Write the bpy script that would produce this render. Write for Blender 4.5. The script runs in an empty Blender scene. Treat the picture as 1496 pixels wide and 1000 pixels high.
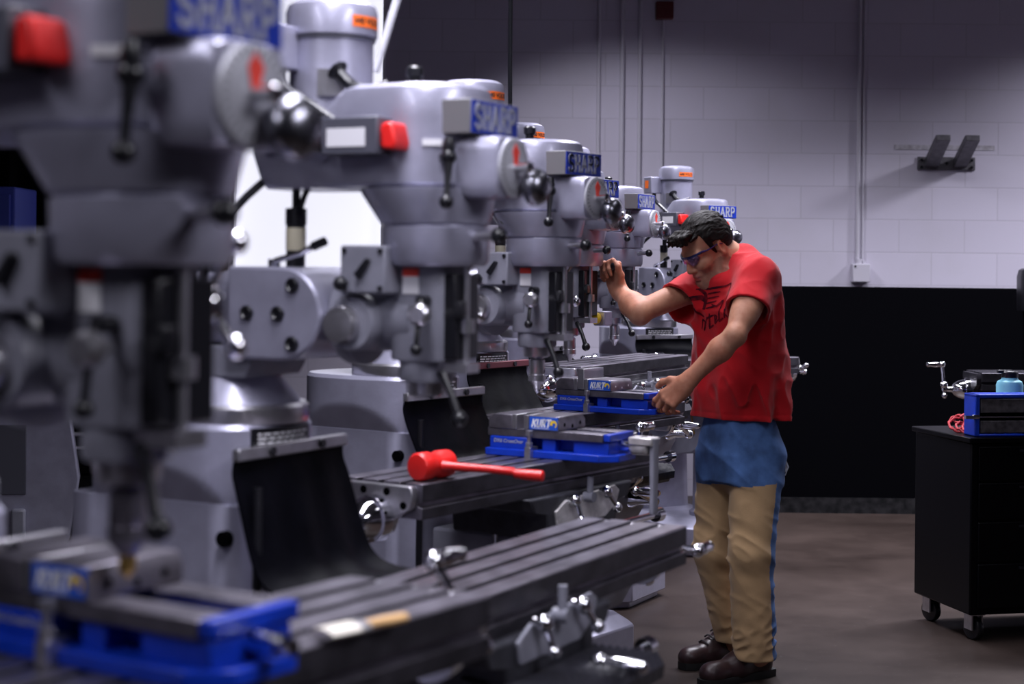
import bpy, bmesh, math, random
import numpy as np
from mathutils import Vector, Matrix
from mathutils.bvhtree import BVHTree
random.seed(7); rng = np.random.default_rng(7)
R = math.radians
SC = bpy.context.scene
COL = SC.collection

# ------------------------------------------------------------------ camera model
F_PX, CX, CY, ZC, ROLL = 2450.0, 748.0, 386.0, 1.43, 0.0105

def W(px, py, d):
    """world point seen at pixel px,py of the photograph at distance d"""
    dx, dy = px - CX, py - CY
    c, s = math.cos(ROLL), math.sin(ROLL)
    x0 = dx * c + dy * s
    y0 = -dx * s + dy * c
    return Vector((x0 * d / F_PX, d, ZC - y0 * d / F_PX))

cam = bpy.data.cameras.new('camera')
cam_o = bpy.data.objects.new('camera', cam); COL.objects.link(cam_o)
cam.sensor_width = 36; cam.lens = 36 * F_PX / 1496
cam.shift_y = -(500 - CY) / 1496
cam.clip_start = .05; cam.clip_end = 100
cam_o.matrix_world = Matrix.Translation((0, 0, ZC)) @ Matrix.Rotation(R(90), 4, 'X') @ Matrix.Rotation(ROLL, 4, 'Z')
cam.dof.use_dof = True; cam.dof.focus_distance = 6.45; cam.dof.aperture_fstop = 3.3
SC.camera = cam_o

# ------------------------------------------------------------------ materials
def mat(name, col, rough=.5, metal=0., noise=0., nscale=30., bump=0., bscale=80., spec=.5, emit=None, estr=0., coat=0., noise_col=None):
    m = bpy.data.materials.new(name); m.use_nodes = True
    nt = m.node_tree; b = nt.nodes['Principled BSDF']
    b.inputs['Base Color'].default_value = (*col, 1)
    b.inputs['Roughness'].default_value = rough
    b.inputs['Metallic'].default_value = metal
    b.inputs['Specular IOR Level'].default_value = spec
    b.inputs['Coat Weight'].default_value = coat
    tc = nt.nodes.new('ShaderNodeTexCoord')
    if noise > 0 or noise_col:
        n = nt.nodes.new('ShaderNodeTexNoise'); n.inputs['Scale'].default_value = nscale; n.inputs['Detail'].default_value = 6
        nt.links.new(tc.outputs['Object'], n.inputs['Vector'])
        mx = nt.nodes.new('ShaderNodeMix'); mx.data_type = 'RGBA'
        c2 = noise_col if noise_col else tuple(max(0, c * (1 - noise)) for c in col)
        c1 = col if noise_col else tuple(min(1, c * (1 + noise)) for c in col)
        mx.inputs['A'].default_value = (*c1, 1); mx.inputs['B'].default_value = (*c2, 1)
        rp = nt.nodes.new('ShaderNodeMapRange'); rp.inputs[1].default_value = .35; rp.inputs[2].default_value = .65
        nt.links.new(n.outputs['Fac'], rp.inputs[0]); nt.links.new(rp.outputs[0], mx.inputs['Factor'])
        nt.links.new(mx.outputs['Result'], b.inputs['Base Color'])
    if bump > 0:
        n2 = nt.nodes.new('ShaderNodeTexNoise'); n2.inputs['Scale'].default_value = bscale; n2.inputs['Detail'].default_value = 4
        nt.links.new(tc.outputs['Object'], n2.inputs['Vector'])
        bp = nt.nodes.new('ShaderNodeBump'); bp.inputs['Strength'].default_value = bump; bp.inputs['Distance'].default_value = .004
        nt.links.new(n2.outputs['Fac'], bp.inputs['Height']); nt.links.new(bp.outputs['Normal'], b.inputs['Normal'])
    if emit:
        b.inputs['Emission Color'].default_value = (*emit, 1); b.inputs['Emission Strength'].default_value = estr
    return m

M = {}
M['paint'] = mat('grey machine paint', (.36, .355, .46), .36, .45, .08, 14, .08, 140, coat=.3)
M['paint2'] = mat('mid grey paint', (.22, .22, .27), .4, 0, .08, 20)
M['dgrey'] = mat('dark grey box paint', (.075, .075, .10), .45)
M['cast'] = mat('dark cast iron', (.035, .035, .045), .5, .3, .25, 25, .15, 120)
M['steel'] = mat('ground table steel', (.20, .185, .22), .34, .8, .35, 14, .08, 200)
M['brightsteel'] = mat('bright steel', (.5, .49, .53), .3, .9, .1, 30)
M['slab'] = mat('brushed plate', (.62, .60, .60), .4, .6, .2, 40)
M['chrome'] = mat('chrome', (.80, .80, .84), .09, 1.)
M['black'] = mat('black plastic', (.008, .008, .011), .28)
M['rubber'] = mat('black rubber', (.010, .010, .015), .38, 0, .3, 12, .35, 60)
M['matte'] = mat('matte black', (.0012, .0012, .002), .9, spec=.03)
M['blue'] = mat('vise blue', (.004, .035, .42), .35, 0, .15, 20)
M['signblue'] = mat('sign blue', (.004, .028, .34), .4)
M['letter'] = mat('silver letters', (.42, .43, .50), .35, .3)
M['white'] = mat('white label', (.75, .74, .78), .5)
M['red'] = mat('red plastic', (.72, .016, .014), .38, 0, .08, 20)
M['redlab'] = mat('red label', (.75, .05, .03), .5)
M['orange'] = mat('orange sticker', (.95, .17, .015), .5)
M['cream'] = mat('cream plastic', (.62, .57, .42), .4)
M['brass'] = mat('brass', (.55, .35, .10), .3, .9)
M['yellow'] = mat('yellow plastic', (.80, .55, .03), .45)
M['wood'] = mat('tan wood', (.55, .33, .14), .5, 0, .25, 30)
M['bristle'] = mat('pale bristles', (.75, .70, .62), .8)
M['tick'] = mat('black engraving', (.01, .01, .012), .6)
M['darksteel'] = mat('dimmed table steel', (.035, .033, .042), .45, .7, .3, 20)  # table steel darkened in colour to stand for dim light at the right edge

# concrete block wall
def wall_mat():
    m = bpy.data.materials.new('painted concrete block'); m.use_nodes = True
    nt = m.node_tree; b = nt.nodes['Principled BSDF']
    tc = nt.nodes.new('ShaderNodeTexCoord')
    sep = nt.nodes.new('ShaderNodeSeparateXYZ'); nt.links.new(tc.outputs['Object'], sep.inputs[0])
    add = nt.nodes.new('ShaderNodeMath'); add.operation = 'ADD'
    nt.links.new(sep.outputs['X'], add.inputs[0]); nt.links.new(sep.outputs['Y'], add.inputs[1])
    cmb = nt.nodes.new('ShaderNodeCombineXYZ')
    sh_ = nt.nodes.new('ShaderNodeMath'); sh_.operation = 'ADD'; sh_.inputs[1].default_value = .102; nt.links.new(sep.outputs['Z'], sh_.inputs[0])
    nt.links.new(add.outputs[0], cmb.inputs['X']); nt.links.new(sh_.outputs[0], cmb.inputs['Y'])
    br = nt.nodes.new('ShaderNodeTexBrick')
    br.inputs['Scale'].default_value = 1
    br.inputs['Color1'].default_value = (.54, .51, .61, 1); br.inputs['Color2'].default_value = (.515, .485, .58, 1)
    br.inputs['Mortar'].default_value = (.455, .43, .51, 1)
    br.inputs['Brick Width'].default_value = .407; br.inputs['Row Height'].default_value = .2035
    br.inputs['Mortar Size'].default_value = .004; br.inputs['Mortar Smooth'].default_value = .3
    nt.links.new(cmb.outputs[0], br.inputs['Vector'])
    n = nt.nodes.new('ShaderNodeTexNoise'); n.inputs['Scale'].default_value = 2.2; n.inputs['Detail'].default_value = 8
    nt.links.new(tc.outputs['Object'], n.inputs['Vector'])
    rp = nt.nodes.new('ShaderNodeMapRange'); rp.inputs[1].default_value = .52; rp.inputs[2].default_value = .75; rp.inputs[4].default_value = .35
    nt.links.new(n.outputs['Fac'], rp.inputs[0])
    mx = nt.nodes.new('ShaderNodeMix'); mx.data_type = 'RGBA'
    mx.inputs['B'].default_value = (.44, .42, .46, 1)
    nt.links.new(rp.outputs[0], mx.inputs['Factor']); nt.links.new(br.outputs['Color'], mx.inputs['A'])
    nt.links.new(mx.outputs['Result'], b.inputs['Base Color'])
    b.inputs['Roughness'].default_value = .55
    bp = nt.nodes.new('ShaderNodeBump'); bp.inputs['Strength'].default_value = .3; bp.inputs['Distance'].default_value = .003; bp.invert = True
    n3 = nt.nodes.new('ShaderNodeTexNoise'); n3.inputs['Scale'].default_value = 120
    nt.links.new(tc.outputs['Object'], n3.inputs['Vector'])
    ad = nt.nodes.new('ShaderNodeMath'); ad.operation = 'MULTIPLY_ADD'; ad.inputs[1].default_value = .25
    nt.links.new(n3.outputs['Fac'], ad.inputs[0]); nt.links.new(br.outputs['Fac'], ad.inputs[2])
    nt.links.new(ad.outputs[0], bp.inputs['Height']); nt.links.new(bp.outputs['Normal'], b.inputs['Normal'])
    return m
M['wall'] = wall_mat()

def floor_mat():
    m = bpy.data.materials.new('sealed concrete'); m.use_nodes = True
    nt = m.node_tree; b = nt.nodes['Principled BSDF']
    tc = nt.nodes.new('ShaderNodeTexCoord')
    n = nt.nodes.new('ShaderNodeTexNoise'); n.inputs['Scale'].default_value = 1.6; n.inputs['Detail'].default_value = 10; n.inputs['Roughness'].default_value = .65
    nt.links.new(tc.outputs['Object'], n.inputs['Vector'])
    r = nt.nodes.new('ShaderNodeValToRGB')
    r.color_ramp.elements[0].position = .3; r.color_ramp.elements[0].color = (.019, .0125, .0105, 1)
    r.color_ramp.elements[1].position = .72; r.color_ramp.elements[1].color = (.046, .032, .027, 1)
    nt.links.new(n.outputs['Fac'], r.inputs['Fac'])
    v = nt.nodes.new('ShaderNodeTexNoise'); v.inputs['Scale'].default_value = 90; v.inputs['Detail'].default_value = 2
    nt.links.new(tc.outputs['Object'], v.inputs['Vector'])
    rp = nt.nodes.new('ShaderNodeMapRange'); rp.inputs[1].default_value = .70; rp.inputs[2].default_value = .76
    nt.links.new(v.outputs['Fac'], rp.inputs[0])
    mx = nt.nodes.new('ShaderNodeMix'); mx.data_type = 'RGBA'; mx.inputs['B'].default_value = (.13, .11, .10, 1)
    nt.links.new(rp.outputs[0], mx.inputs['Factor']); nt.links.new(r.outputs['Color'], mx.inputs['A'])
    nt.links.new(mx.outputs['Result'], b.inputs['Base Color'])
    b.inputs['Specular IOR Level'].default_value = .3
    rr = nt.nodes.new('ShaderNodeMapRange'); rr.inputs[3].default_value = .32; rr.inputs[4].default_value = .55
    nt.links.new(n.outputs['Fac'], rr.inputs[0]); nt.links.new(rr.outputs[0], b.inputs['Roughness'])
    return m
M['floor'] = floor_mat()

# ------------------------------------------------------------------ mesh builder
class MB:
    def __init__(s): s.v = []; s.f = []
    def add(s, vs, fs):
        o = len(s.v); s.v += [tuple(v) for v in vs]; s.f += [tuple(i + o for i in f) for f in fs]; return s
    def box(s, x0, x1, y0, y1, z0, z1, m=None):
        vs = [(x, y, z) for z in (z0, z1) for y in (y0, y1) for x in (x0, x1)]
        if m: vs = [m @ Vector(v) for v in vs]
        return s.add(vs, [(0, 2, 3, 1), (4, 5, 7, 6), (0, 1, 5, 4), (2, 6, 7, 3), (0, 4, 6, 2), (1, 3, 7, 5)])
    def loft(s, rings, cap=True):
        n = len(rings[0]); vs = [p for r in rings for p in r]; fs = []
        for k in range(len(rings) - 1):
            for i in range(n):
                j = (i + 1) % n
                fs.append((k * n + i, k * n + j, (k + 1) * n + j, (k + 1) * n + i))
        if cap:
            fs.append(tuple(range(n))[::-1]); fs.append(tuple((len(rings) - 1) * n + i for i in range(n)))
        return s.add(vs, fs)
    def lathe(s, prof, p0=(0, 0, 0), axis=(0, 0, 1), n=32):
        ax = Vector(axis).normalized(); q = Vector((0, 0, 1)).rotation_difference(ax); p0 = Vector(p0)
        rings = []
        for (r, h) in prof:
            rings.append([p0 + q @ Vector((max(r, 1e-4) * math.cos(2 * math.pi * i / n), max(r, 1e-4) * math.sin(2 * math.pi * i / n), h)) for i in range(n)])
        return s.loft(rings)
    def cyl(s, p0, p1, r0, r1=None, n=24):
        p0 = Vector(p0); p1 = Vector(p1); L = (p1 - p0).length
        return s.lathe([(r0, 0), (r0 if r1 is None else r1, L)], p0, p1 - p0, n)
    def ball(s, c, r, n=16):
        k = 10
        return s.lathe([(r * math.sin(math.pi * i / k), -r * math.cos(math.pi * i / k)) for i in range(k + 1)], c, (0, 0, 1), n)
    def tube(s, pts, r, n=10, smooth=0):
        pts = [Vector(p) for p in pts]
        for _ in range(smooth):
            q = [pts[0]]
            for a, b in zip(pts, pts[1:]): q += [a * .75 + b * .25, a * .25 + b * .75]
            pts = q + [pts[-1]]
        rings = []; up = None
        for i, p in enumerate(pts):
            t = (pts[min(i + 1, len(pts) - 1)] - pts[max(i - 1, 0)]).normalized()
            if up is None:
                up = t.orthogonal().normalized()
            up = (up - t * up.dot(t)).normalized(); w = t.cross(up)
            rr = r[min(i, len(r) - 1)] if isinstance(r, (list, tuple)) else r
            rings.append([p + (up * math.cos(2 * math.pi * k / n) + w * math.sin(2 * math.pi * k / n)) * rr for k in range(n)])
        return s.loft(rings)
    def prism(s, poly, o, u, v, w):
        """poly of (a,b) placed at o + a*u + b*v and pulled along w"""
        o, u, v, w = Vector(o), Vector(u), Vector(v), Vector(w)
        n = len(poly)
        vs = [o + u * a + v * b for a, b in poly]; vs += [p + w for p in vs]
        fs = [tuple(range(n))[::-1], tuple(range(n, 2 * n))] + [(i, (i + 1) % n, n + (i + 1) % n, n + i) for i in range(n)]
        return s.add(vs, fs)
    def mesh(s, name, m, angle=35, fix=True):
        me = bpy.data.meshes.new(name); me.from_pydata(s.v, [], s.f)
        if fix:
            bm = bmesh.new(); bm.from_mesh(me); bmesh.ops.recalc_face_normals(bm, faces=bm.faces); bm.to_mesh(me); bm.free()
        me.materials.append(m)
        me.polygons.foreach_set('use_smooth', [True] * len(me.polygons))
        me.set_sharp_from_angle(angle=R(angle)); me.update()
        return me

def link(name, me, parent=None, loc=(0, 0, 0), rot=(0, 0, 0), bevel=0., seg=2):
    o = bpy.data.objects.new(name, me); COL.objects.link(o)
    o.parent = parent; o.location = loc; o.rotation_euler = rot
    if bevel > 0:
        b = o.modifiers.new('bevel', 'BEVEL'); b.width = bevel; b.segments = seg; b.limit_method = 'ANGLE'; b.angle_limit = R(40); b.harden_normals = False
    return o
CACHE = {}
def part(name, build, m, parent, loc=(0, 0, 0), rot=(0, 0, 0), bevel=0., key=None, label=None):
    k = key or None
    if k and k in CACHE: me = CACHE[k]
    else:
        mb = MB(); build(mb); me = mb.mesh(name, M[m] if isinstance(m, str) else m)
        if k: CACHE[k] = me
    o = link(name, me, parent, loc, rot, bevel)
    if label: o['label'] = label
    return o
def tag(o, label=None, cat=None, group=None, kind=None):
    if label: o['label'] = label
    if cat: o['category'] = cat
    if group: o['group'] = group
    if kind: o['kind'] = kind
    return o
def thing(name, loc, rz, label, cat, group=None):
    o = bpy.data.objects.new(name, None); COL.objects.link(o); o.empty_display_size = .1
    o.location = loc; o.rotation_euler = (0, 0, rz)
    return tag(o, label, cat, group)
def struct(name, build, m, bevel=0.):
    mb = MB(); build(mb); o = link(name, mb.mesh(name, M[m]), None, bevel=bevel); o['kind'] = 'structure'; return o

# ------------------------------------------------------------------ stroke lettering
def arc(cx, cy, rx, ry, a0, a1, n=10):
    return [(cx + rx * math.cos(R(a0 + (a1 - a0) * i / n)), cy + ry * math.sin(R(a0 + (a1 - a0) * i / n))) for i in range(n + 1)]
GLY = {
 'S': [arc(.5, .74, .34, .26, 20, 270, 14) + arc(.5, .25, .36, .25, 90, -160, 14)[1:]],
 'H': [[(.16, 0), (.16, 1)], [(.84, 0), (.84, 1)], [(.16, .5), (.84, .5)]],
 'A': [[(.08, 0), (.5, 1), (.92, 0)], [(.25, .34), (.75, .34)]],
 'R': [[(.18, 0), (.18, 1)], [(.18, 1), (.5, 1)] + arc(.55, .75, .28, .25, 90, -90) + [(.18, .5)], [(.5, .5), (.88, 0)]],
 'P': [[(.18, 0), (.18, 1)], [(.18, 1), (.5, 1)] + arc(.55, .73, .3, .27, 90, -90) + [(.18, .46)]],
 'K': [[(.14, 0), (.14, 1)], [(.86, 1), (.2, .42)], [(.4, .6), (.9, 0)]],
 'U': [[(.12, 1), (.12, .3)] + arc(.5, .3, .38, .3, 180, 360, 12) + [(.88, 1)]],
 'T': [[(.5, 0), (.5, 1)], [(.05, 1), (.95, 1)]],
}
SERIF = {'H': [(.16, 0), (.16, 1), (.84, 0), (.84, 1)], 'A': [(.08, 0), (.92, 0)], 'R': [(.18, 0), (.18, 1), (.88, 0)], 'P': [(.18, 0), (.18, 1)], 'S': []}
def lettering(mb, text, o, u, v, w, h, adv, gw, sw, slab=False, shear=0., thick=.002):
    """flat raised letters; u reading direction, v up, w outward"""
    o, u, v, w = Vector(o), Vector(u), Vector(v), Vector(w)
    def quad(a, b, wd):
        a = Vector(a); b = Vector(b); t = (b - a).normalized(); nn = Vector((-t.y, t.x)) * wd / 2
        a = a - t * wd * .35; b = b + t * wd * .35
        pts = [a + nn, b + nn, b - nn, a - nn]
        mb.prism([(p.x + shear * p.y, p.y) for p in pts], o, u, v, w * thick)
    for i, ch in enumerate(text):
        if ch == ' ': continue
        T = lambda p: (i * adv + p[0] * gw, p[1] * h)
        for st in GLY[ch]:
            for a, b in zip(st, st[1:]): quad(T(a), T(b), sw)
        if slab:
            for sx, sy in SERIF[ch]:
                c = T((sx, sy)); quad((c[0] - gw * .15, c[1]), (c[0] + gw * .15, c[1]), sw * .55)

def font_mesh(name, text, size, m, shear=0.):
    cu = bpy.data.curves.new(name, 'FONT'); cu.body = text; cu.size = size; cu.extrude = .0004; cu.align_x = 'CENTER'; cu.align_y = 'CENTER'; cu.shear = shear; cu.offset = size * .015
    to = bpy.data.objects.new(name, cu); COL.objects.link(to)
    dg = bpy.context.evaluated_depsgraph_get(); me = bpy.data.meshes.new_from_object(to.evaluated_get(dg))
    bpy.data.objects.remove(to); me.materials.clear(); me.materials.append(M[m]); me.name = name
    return me
# ------------------------------------------------------------------ milling machine
def rr(poly_r, n=48, cx=0., cy=0.):
    return [(cx + poly_r(2 * math.pi * i / n) * math.cos(2 * math.pi * i / n), cy + poly_r(2 * math.pi * i / n) * math.sin(2 * math.pi * i / n)) for i in range(n)]

def superell(hx, hy, e):
    return lambda a: ((abs(math.cos(a)) / hx) ** e + (abs(math.sin(a)) / hy) ** e) ** (-1 / e)

COLE = (.225, .172, 2.6)
def b_column(mb):
    cx = -.535; n = 96
    up = superell(*COLE)
    low = superell(.235, .140, 14)
    rings = []
    def ring(fn, z): rings.append([(cx + fn(2 * math.pi * i / n) * math.cos(2 * math.pi * i / n), fn(2 * math.pi * i / n) * math.sin(2 * math.pi * i / n), z) for i in range(n)])
    for z, k in ((.17, .022), (.955, .0)):
        g = superell(.235 + k, .140 + k, 14); ring(g, z)
    for j in range(11):
        t = j / 10; lim = .1385 + t * .04
        ring(lambda a: min(up(a), lim / max(abs(math.sin(a)), 1e-6), (.226 + .0 * t) / max(abs(math.cos(a)), 1e-6)), .957 + t * .085)
    ring(up, 1.05); ring(up, 1.10)
    ring(lambda a: up(a) - .008, 1.11)
    mb.loft(rings)

def b_base(mb):
    def sec(h, g): return [(-.80 - g, -.2 - g), (.10 + g, -.2 - g), (.15 + g, -.15 - g), (.15 + g, .15 + g), (.10 + g, .2 + g), (-.80 - g, .2 + g)]
    mb.loft([[(x, y, z) for x, y in sec(0, g)] for z, g in ((0, .0), (.03, .0), (.03, .025), (.14, .025), (.18, -.02))])

def b_belt(mb):
    n = 72
    def ring(z, ins, back, bw):
        pts = []
        for i in range(n):
            a = 2 * math.pi * i / n
            c, s = math.cos(a), math.sin(a)
            r0 = .122
            if c < 0:   # tail: ray against straight taper and back plane
                r = min(back / max(-c, 1e-6), .122 / max(abs(s), 1e-6))
                # taper from .158 at x=0 to bw at x=-back
                k = (.122 - bw) / back
                r = min(r, .122 / max(abs(s) + k * abs(c) * 1.0, 1e-6))
            else: r = r0
            pts.append((r * c * (1 - ins / .122), r * s * (1 - ins / .122), z))
        return pts
    mb.loft([ring(1.572, .006, .20, .105), ring(1.578, 0, .20, .105), ring(1.70, 0, .20, .105), ring(1.745, .002, .145, .108), ring(1.757, .006, .13, .11), ring(1.764, .016, .12, .11), ring(1.767, .035, .11, .11), ring(1.768, .08, .1, .1)])

def b_gear(mb):
    mb.loft([[(c + r * math.cos(2 * math.pi * k / 56), r * math.sin(2 * math.pi * k / 56), z) for k in range(56)] for r, c, z in
             ((.094, .018, 1.425), (.101, .018, 1.435), (.103, .018, 1.497), (.098, .018, 1.499), (.098, .016, 1.503), (.104, .016, 1.505), (.128, .002, 1.560), (.130, .0, 1.569), (.10, 0, 1.573))])

def stadium(hh, x0, x1, n=16):
    return [(x0, -hh), (x1, -hh)] + [(x1 + hh * math.sin(math.pi * i / n), -hh * math.cos(math.pi * i / n)) for i in range(1, n)] + [(x1, hh), (x0, hh)]

def b_table(mb):
    h = .125
    sl = []
    for c in (.066, 0., -.066): sl += [(c + .0085, 0), (c + .0085, -.018), (c - .0085, -.018), (c - .0085, 0)]
    poly = [(-h, -.045), (-h + .018, -.048), (-h + .018, -.058), (-h, -.061), (-h, -.085), (h, -.085), (h, -.058), (h - .016, -.055), (h - .016, -.046), (h, -.043), (h, -.003), (h - .003, 0)] + sl + [(-h + .003, 0), (-h, -.003)]
    mb.prism(poly, (0, -.56, 0), (1, 0, 0), (0, 0, 1), (0, 1.12, 0))

def b_bracket(mb):
    mb.prism([(-.105, -.006), (.105, -.006), (.112, -.03), (.105, -.06), (.06, -.085), (.045, -.12), (-.045, -.12), (-.06, -.085), (-.105, -.06), (-.112, -.03)], (0, 0, 0), (1, 0, 0), (0, 0, 1), (0, -.022, 0))

def b_hub(mb):
    mb.lathe([(.058, 0), (.058, .012), (.055, .030), (.048, .033), (.041, .058), (.027, .080), (.015, .088), (.012, .118), (.016, .122), (.016, .134), (.006, .138)], (0, -.022, -.088), (0, -1, 0), 40)

def b_crank(mb):
    # balanced ball crank in the plane y = -.105, pivot on the hub
    mb.ball((0, -.108, 0), .019)
    mb.cyl((0, -.095, 0), (0, -.125, 0), .014)
    mb.tube([(0, -.108, 0), (0, -.110, .05), (0, -.113, .095)], [.010, .0075, .009])
    mb.ball((0, -.113, .10), .0165)
    mb.lathe([(.008, 0), (.013, .015), (.015, .035), (.011, .06), (.013, .072), (.006, .08)], (0, -.113, .10), (0, -1, 0), 18)
    mb.tube([(0, -.108, 0), (0, -.108, -.045)], [.009, .007]); mb.ball((0, -.108, -.052), .014)

GX = -.318
def b_guard(x_end, tz):
    def f(mb):
        path = [(GX + .014, 1.062), (GX + .006, 1.03), (GX + .024, .99 if tz < .97 else tz - .005), (GX + .060, tz + .015 if tz < .97 else tz - .03), (GX + .085, tz - .030), (GX + .14, tz - .052), (x_end - .04, tz - .050), (x_end - .012, tz - .030)]
        P = [Vector((a, 0, b)) for a, b in path]
        for _ in range(2):
            q = [P[0]]
            for a, b in zip(P, P[1:]): q += [a * .75 + b * .25, a * .25 + b * .75]
            P = q + [P[-1]]
        n = len(P); ny = 16; vs = []; top = []
        for i, p in enumerate(P):
            t = (P[min(i + 1, n - 1)] - P[max(i - 1, 0)]).normalized(); nn = Vector((t.z, 0, -t.x))
            k = i / (n - 1)
            for j in range(ny + 1):
                y = -.18 + .36 * j / ny
                wob = .006 * math.sin(j * 1.3 + 4 * k) * k + .018 * k * (1 - k) * math.cos(j / ny * 6.28)
                q = p + nn * wob
                vs.append((q.x, y * (1 + .06 * math.sin(3.1 * k)), q.z)); top.append(tuple(Vector(vs[-1]) + nn * .005))
        m = len(vs); W1 = ny + 1; fs = []
        for i in range(n - 1):
            for j in range(ny):
                a = i * W1 + j; fs.append((a, a + 1, a + W1 + 1, a + W1)); fs.append((m + a, m + a + W1, m + a + W1 + 1, m + a + 1))
            a = i * W1; fs.append((a, a + W1, m + a + W1, m + a)); a += ny; fs.append((a, m + a, m + a + W1, a + W1))
        for j in range(ny):
            fs.append((j, m + j, m + j + 1, j + 1)); a = (n - 1) * W1 + j; fs.append((a, a + 1, m + a + 1, m + a))
        mb.add(vs + top, fs)
    return f

def b_lever(p0, p1, r, ball):
    def f(mb):
        mb.tube([p0, p1], [r, r * .8]); mb.ball(p1, ball); mb.ball(p0, r * 1.8)
    return f

MILLG = 'row of grey milling machines'
def mill(label, S, yaw, a, yoff, tz, chuck=True, right_ang=40, left_ang=30, knee_ang=160, plate='slab', pull=False, tool=None, brass=False, left_crank=True, red_rag=False, front_dz=0.):
    t = thing('milling_machine', (S[0], S[1], 0), -R(yaw), label, 'milling machine', MILLG)
    P = lambda name, b, m, par=t, **k: part(name, b, m, par, **k)
    # --- base, column
    P('base', b_base, 'paint', key='base', bevel=.006)
    col = P('column', b_column, 'paint', key='column')
    P('access_hole', lambda mb: mb.cyl((-.36, -.158, .893), (-.36, -.12, .893), .0155), 'matte', col, key='hole')
    def strip(mb, z0, z1, a0, a1, off, th, n=10):
        fn = superell(*COLE); pts = []
        for i in range(n + 1):
            an = R(a0 + (a1 - a0) * i / n); r = fn(an); pts.append(Vector((-.535 + (r + off) * math.cos(an), (r + off) * math.sin(an), 0)))
        inn = [p - Vector((math.cos(.5 * R(a0 + a1)), math.sin(.5 * R(a0 + a1)), 0)) * th for p in pts]
        ring = pts + inn[::-1]
        mb.loft([[p + Vector((0, 0, z)) for p in ring] for z in (z0, z1)])
    np_ = P('nameplate', lambda mb: strip(mb, 1.050, 1.104, -27, 15, .004, .012), 'black', col, key='nameplate')
    def lines(mb):
        for k in range(5):
            x = -24
            while x < (11, 7, 10, 5, 11)[k]:
                l = 2 + ((k * 7 + int(x * 3)) % 4)
                strip(mb, 1.090 - k * .0085, 1.0935 - k * .0085, x, min(x + l, 12), .0045, .002, 2); x += l + 1.2
    P('plate_text', lines, 'white', np_, key='platelines')
    P('cable_conduit', lambda mb: mb.tube([(-.27, -.165, 1.0), (-.27, -.168, .6), (-.275, -.165, .19)], .009), 'black', col, key='conduit')
    # --- turret and ram
    P('graduated_ring', lambda mb: mb.lathe([(.150, 1.108), (.152, 1.112), (.152, 1.140), (.146, 1.146)], (-.455, 0, 0), n=64), 'brightsteel', key='ring')
    def b_tur(mb):
        mb.lathe([(.140, 1.144), (.135, 1.155), (.092, 1.205), (.085, 1.26)], (-.46, 0, 0), n=40)
    tur = P('turret', b_tur, 'paint', key='turret')
    P('ram_saddle', lambda mb: mb.prism([(-.60, 1.20), (-.36, 1.20), (-.345, 1.225), (-.345, 1.262), (-.62, 1.262)], (0, -.095, 0), (1, 0, 0), (0, 0, 1), (0, .19, 0)), 'paint2', tur, key='ramsaddle', bevel=.004)
    def b_ram(mb):
        sec = [(-.070, 1.258), (.070, 1.258), (.092, 1.29), (.092, 1.39), (.070, 1.415), (-.070, 1.415), (-.092, 1.39), (-.092, 1.29)]
        mb.loft([[(x, y * k, 1.335 + (z - 1.335) * k) for y, z in sec] for x, k in ((-.98, .8), (-.97, .9), (-.44, .9), (-.40, 1.05), (-.33, 1.05))])
    ram = P('ram', b_ram, 'paint', key='ram', bevel=.006)
    ad = P('ram_adapter', lambda mb: mb.prism(stadium(.090, -.385, -.255), (0, -.118, 1.330), (1, 0, 0), (0, 0, 1), (0, .236, 0)), 'paint', key='adapter', bevel=.006)
    for q, (bx, bz) in enumerate(((-.335, 1.33), (-.262, 1.33), (-.228, 1.385), (-.228, 1.273))):
        P('bolt', lambda mb: mb.lathe([(.0145, 0), (.0145, .006), (.011, .008), (.008, .004)], (0, 0, 0), (0, -1, 0), 20), 'black', ad, loc=(bx, -.118, bz), key='adbolt')
    def b_kn(mb):
        mb.lathe([(.092, 0), (.094, .004), (.094, .03), (.088, .034), (.066, .036), (.064, .16)], (-.165, 0, 1.325), (1, 0, 0), 40)
        mb.lathe([(.050, -.095), (.054, -.085), (.054, .085), (.050, .095)], (-.115, 0, 1.315), (0, 1, 0), 32)
    kn = P('head_knuckle', b_kn, 'paint2', key='knuckle')
    P('knuckle_cap', lambda mb: mb.lathe([(.036, 0), (.036, .02), (.033, .026), (.020, .028)], (-.125, -.094, 1.312), (0, -1, 0), 32), 'brightsteel', kn, key='kcap')
    # --- head
    def b_q(mb):
        mb.loft([[(x, y, z) for x, y in rr(superell(.062 * k, .058 * k, 5), 48, .006)] for z, k in ((1.245, .96), (1.25, 1.), (1.43, 1.), (1.436, .97))])
        mb.lathe([(.050, 1.205), (.053, 1.21), (.053, 1.25)], (0, 0, 0), n=32)
    qh = P('quill_housing', b_q, 'paint2', key='quillh')
    P('quill', lambda mb: mb.lathe([(.024, 1.175), (.036, 1.18), (.040, 1.21)], (0, 0, 0), n=32), 'brightsteel', qh, key='quill')
    if chuck:
        P('drill_chuck', lambda mb: mb.lathe([(.006, 1.085), (.012, 1.10), (.020, 1.108), (.023, 1.112), (.023, 1.128), (.020, 1.13), (.0215, 1.134), (.0215, 1.168), (.016, 1.172), (.012, 1.19)], (0, 0, 0), n=28), 'steel' if brass else 'brightsteel', qh, key='chuckb' if brass else 'chuck')
        if brass: P('drill_bit', lambda mb: mb.lathe([(.002, 1.070), (.010, 1.078), (.011, 1.112), (.004, 1.114)], (0, 0, 0), n=20), 'brass', qh)
    gb = P('feed_gearbox', lambda mb: mb.box(-.125, -.025, -.112, -.055, 1.372, 1.462), 'paint2', qh, key='feedbox', bevel=.004)
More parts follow.
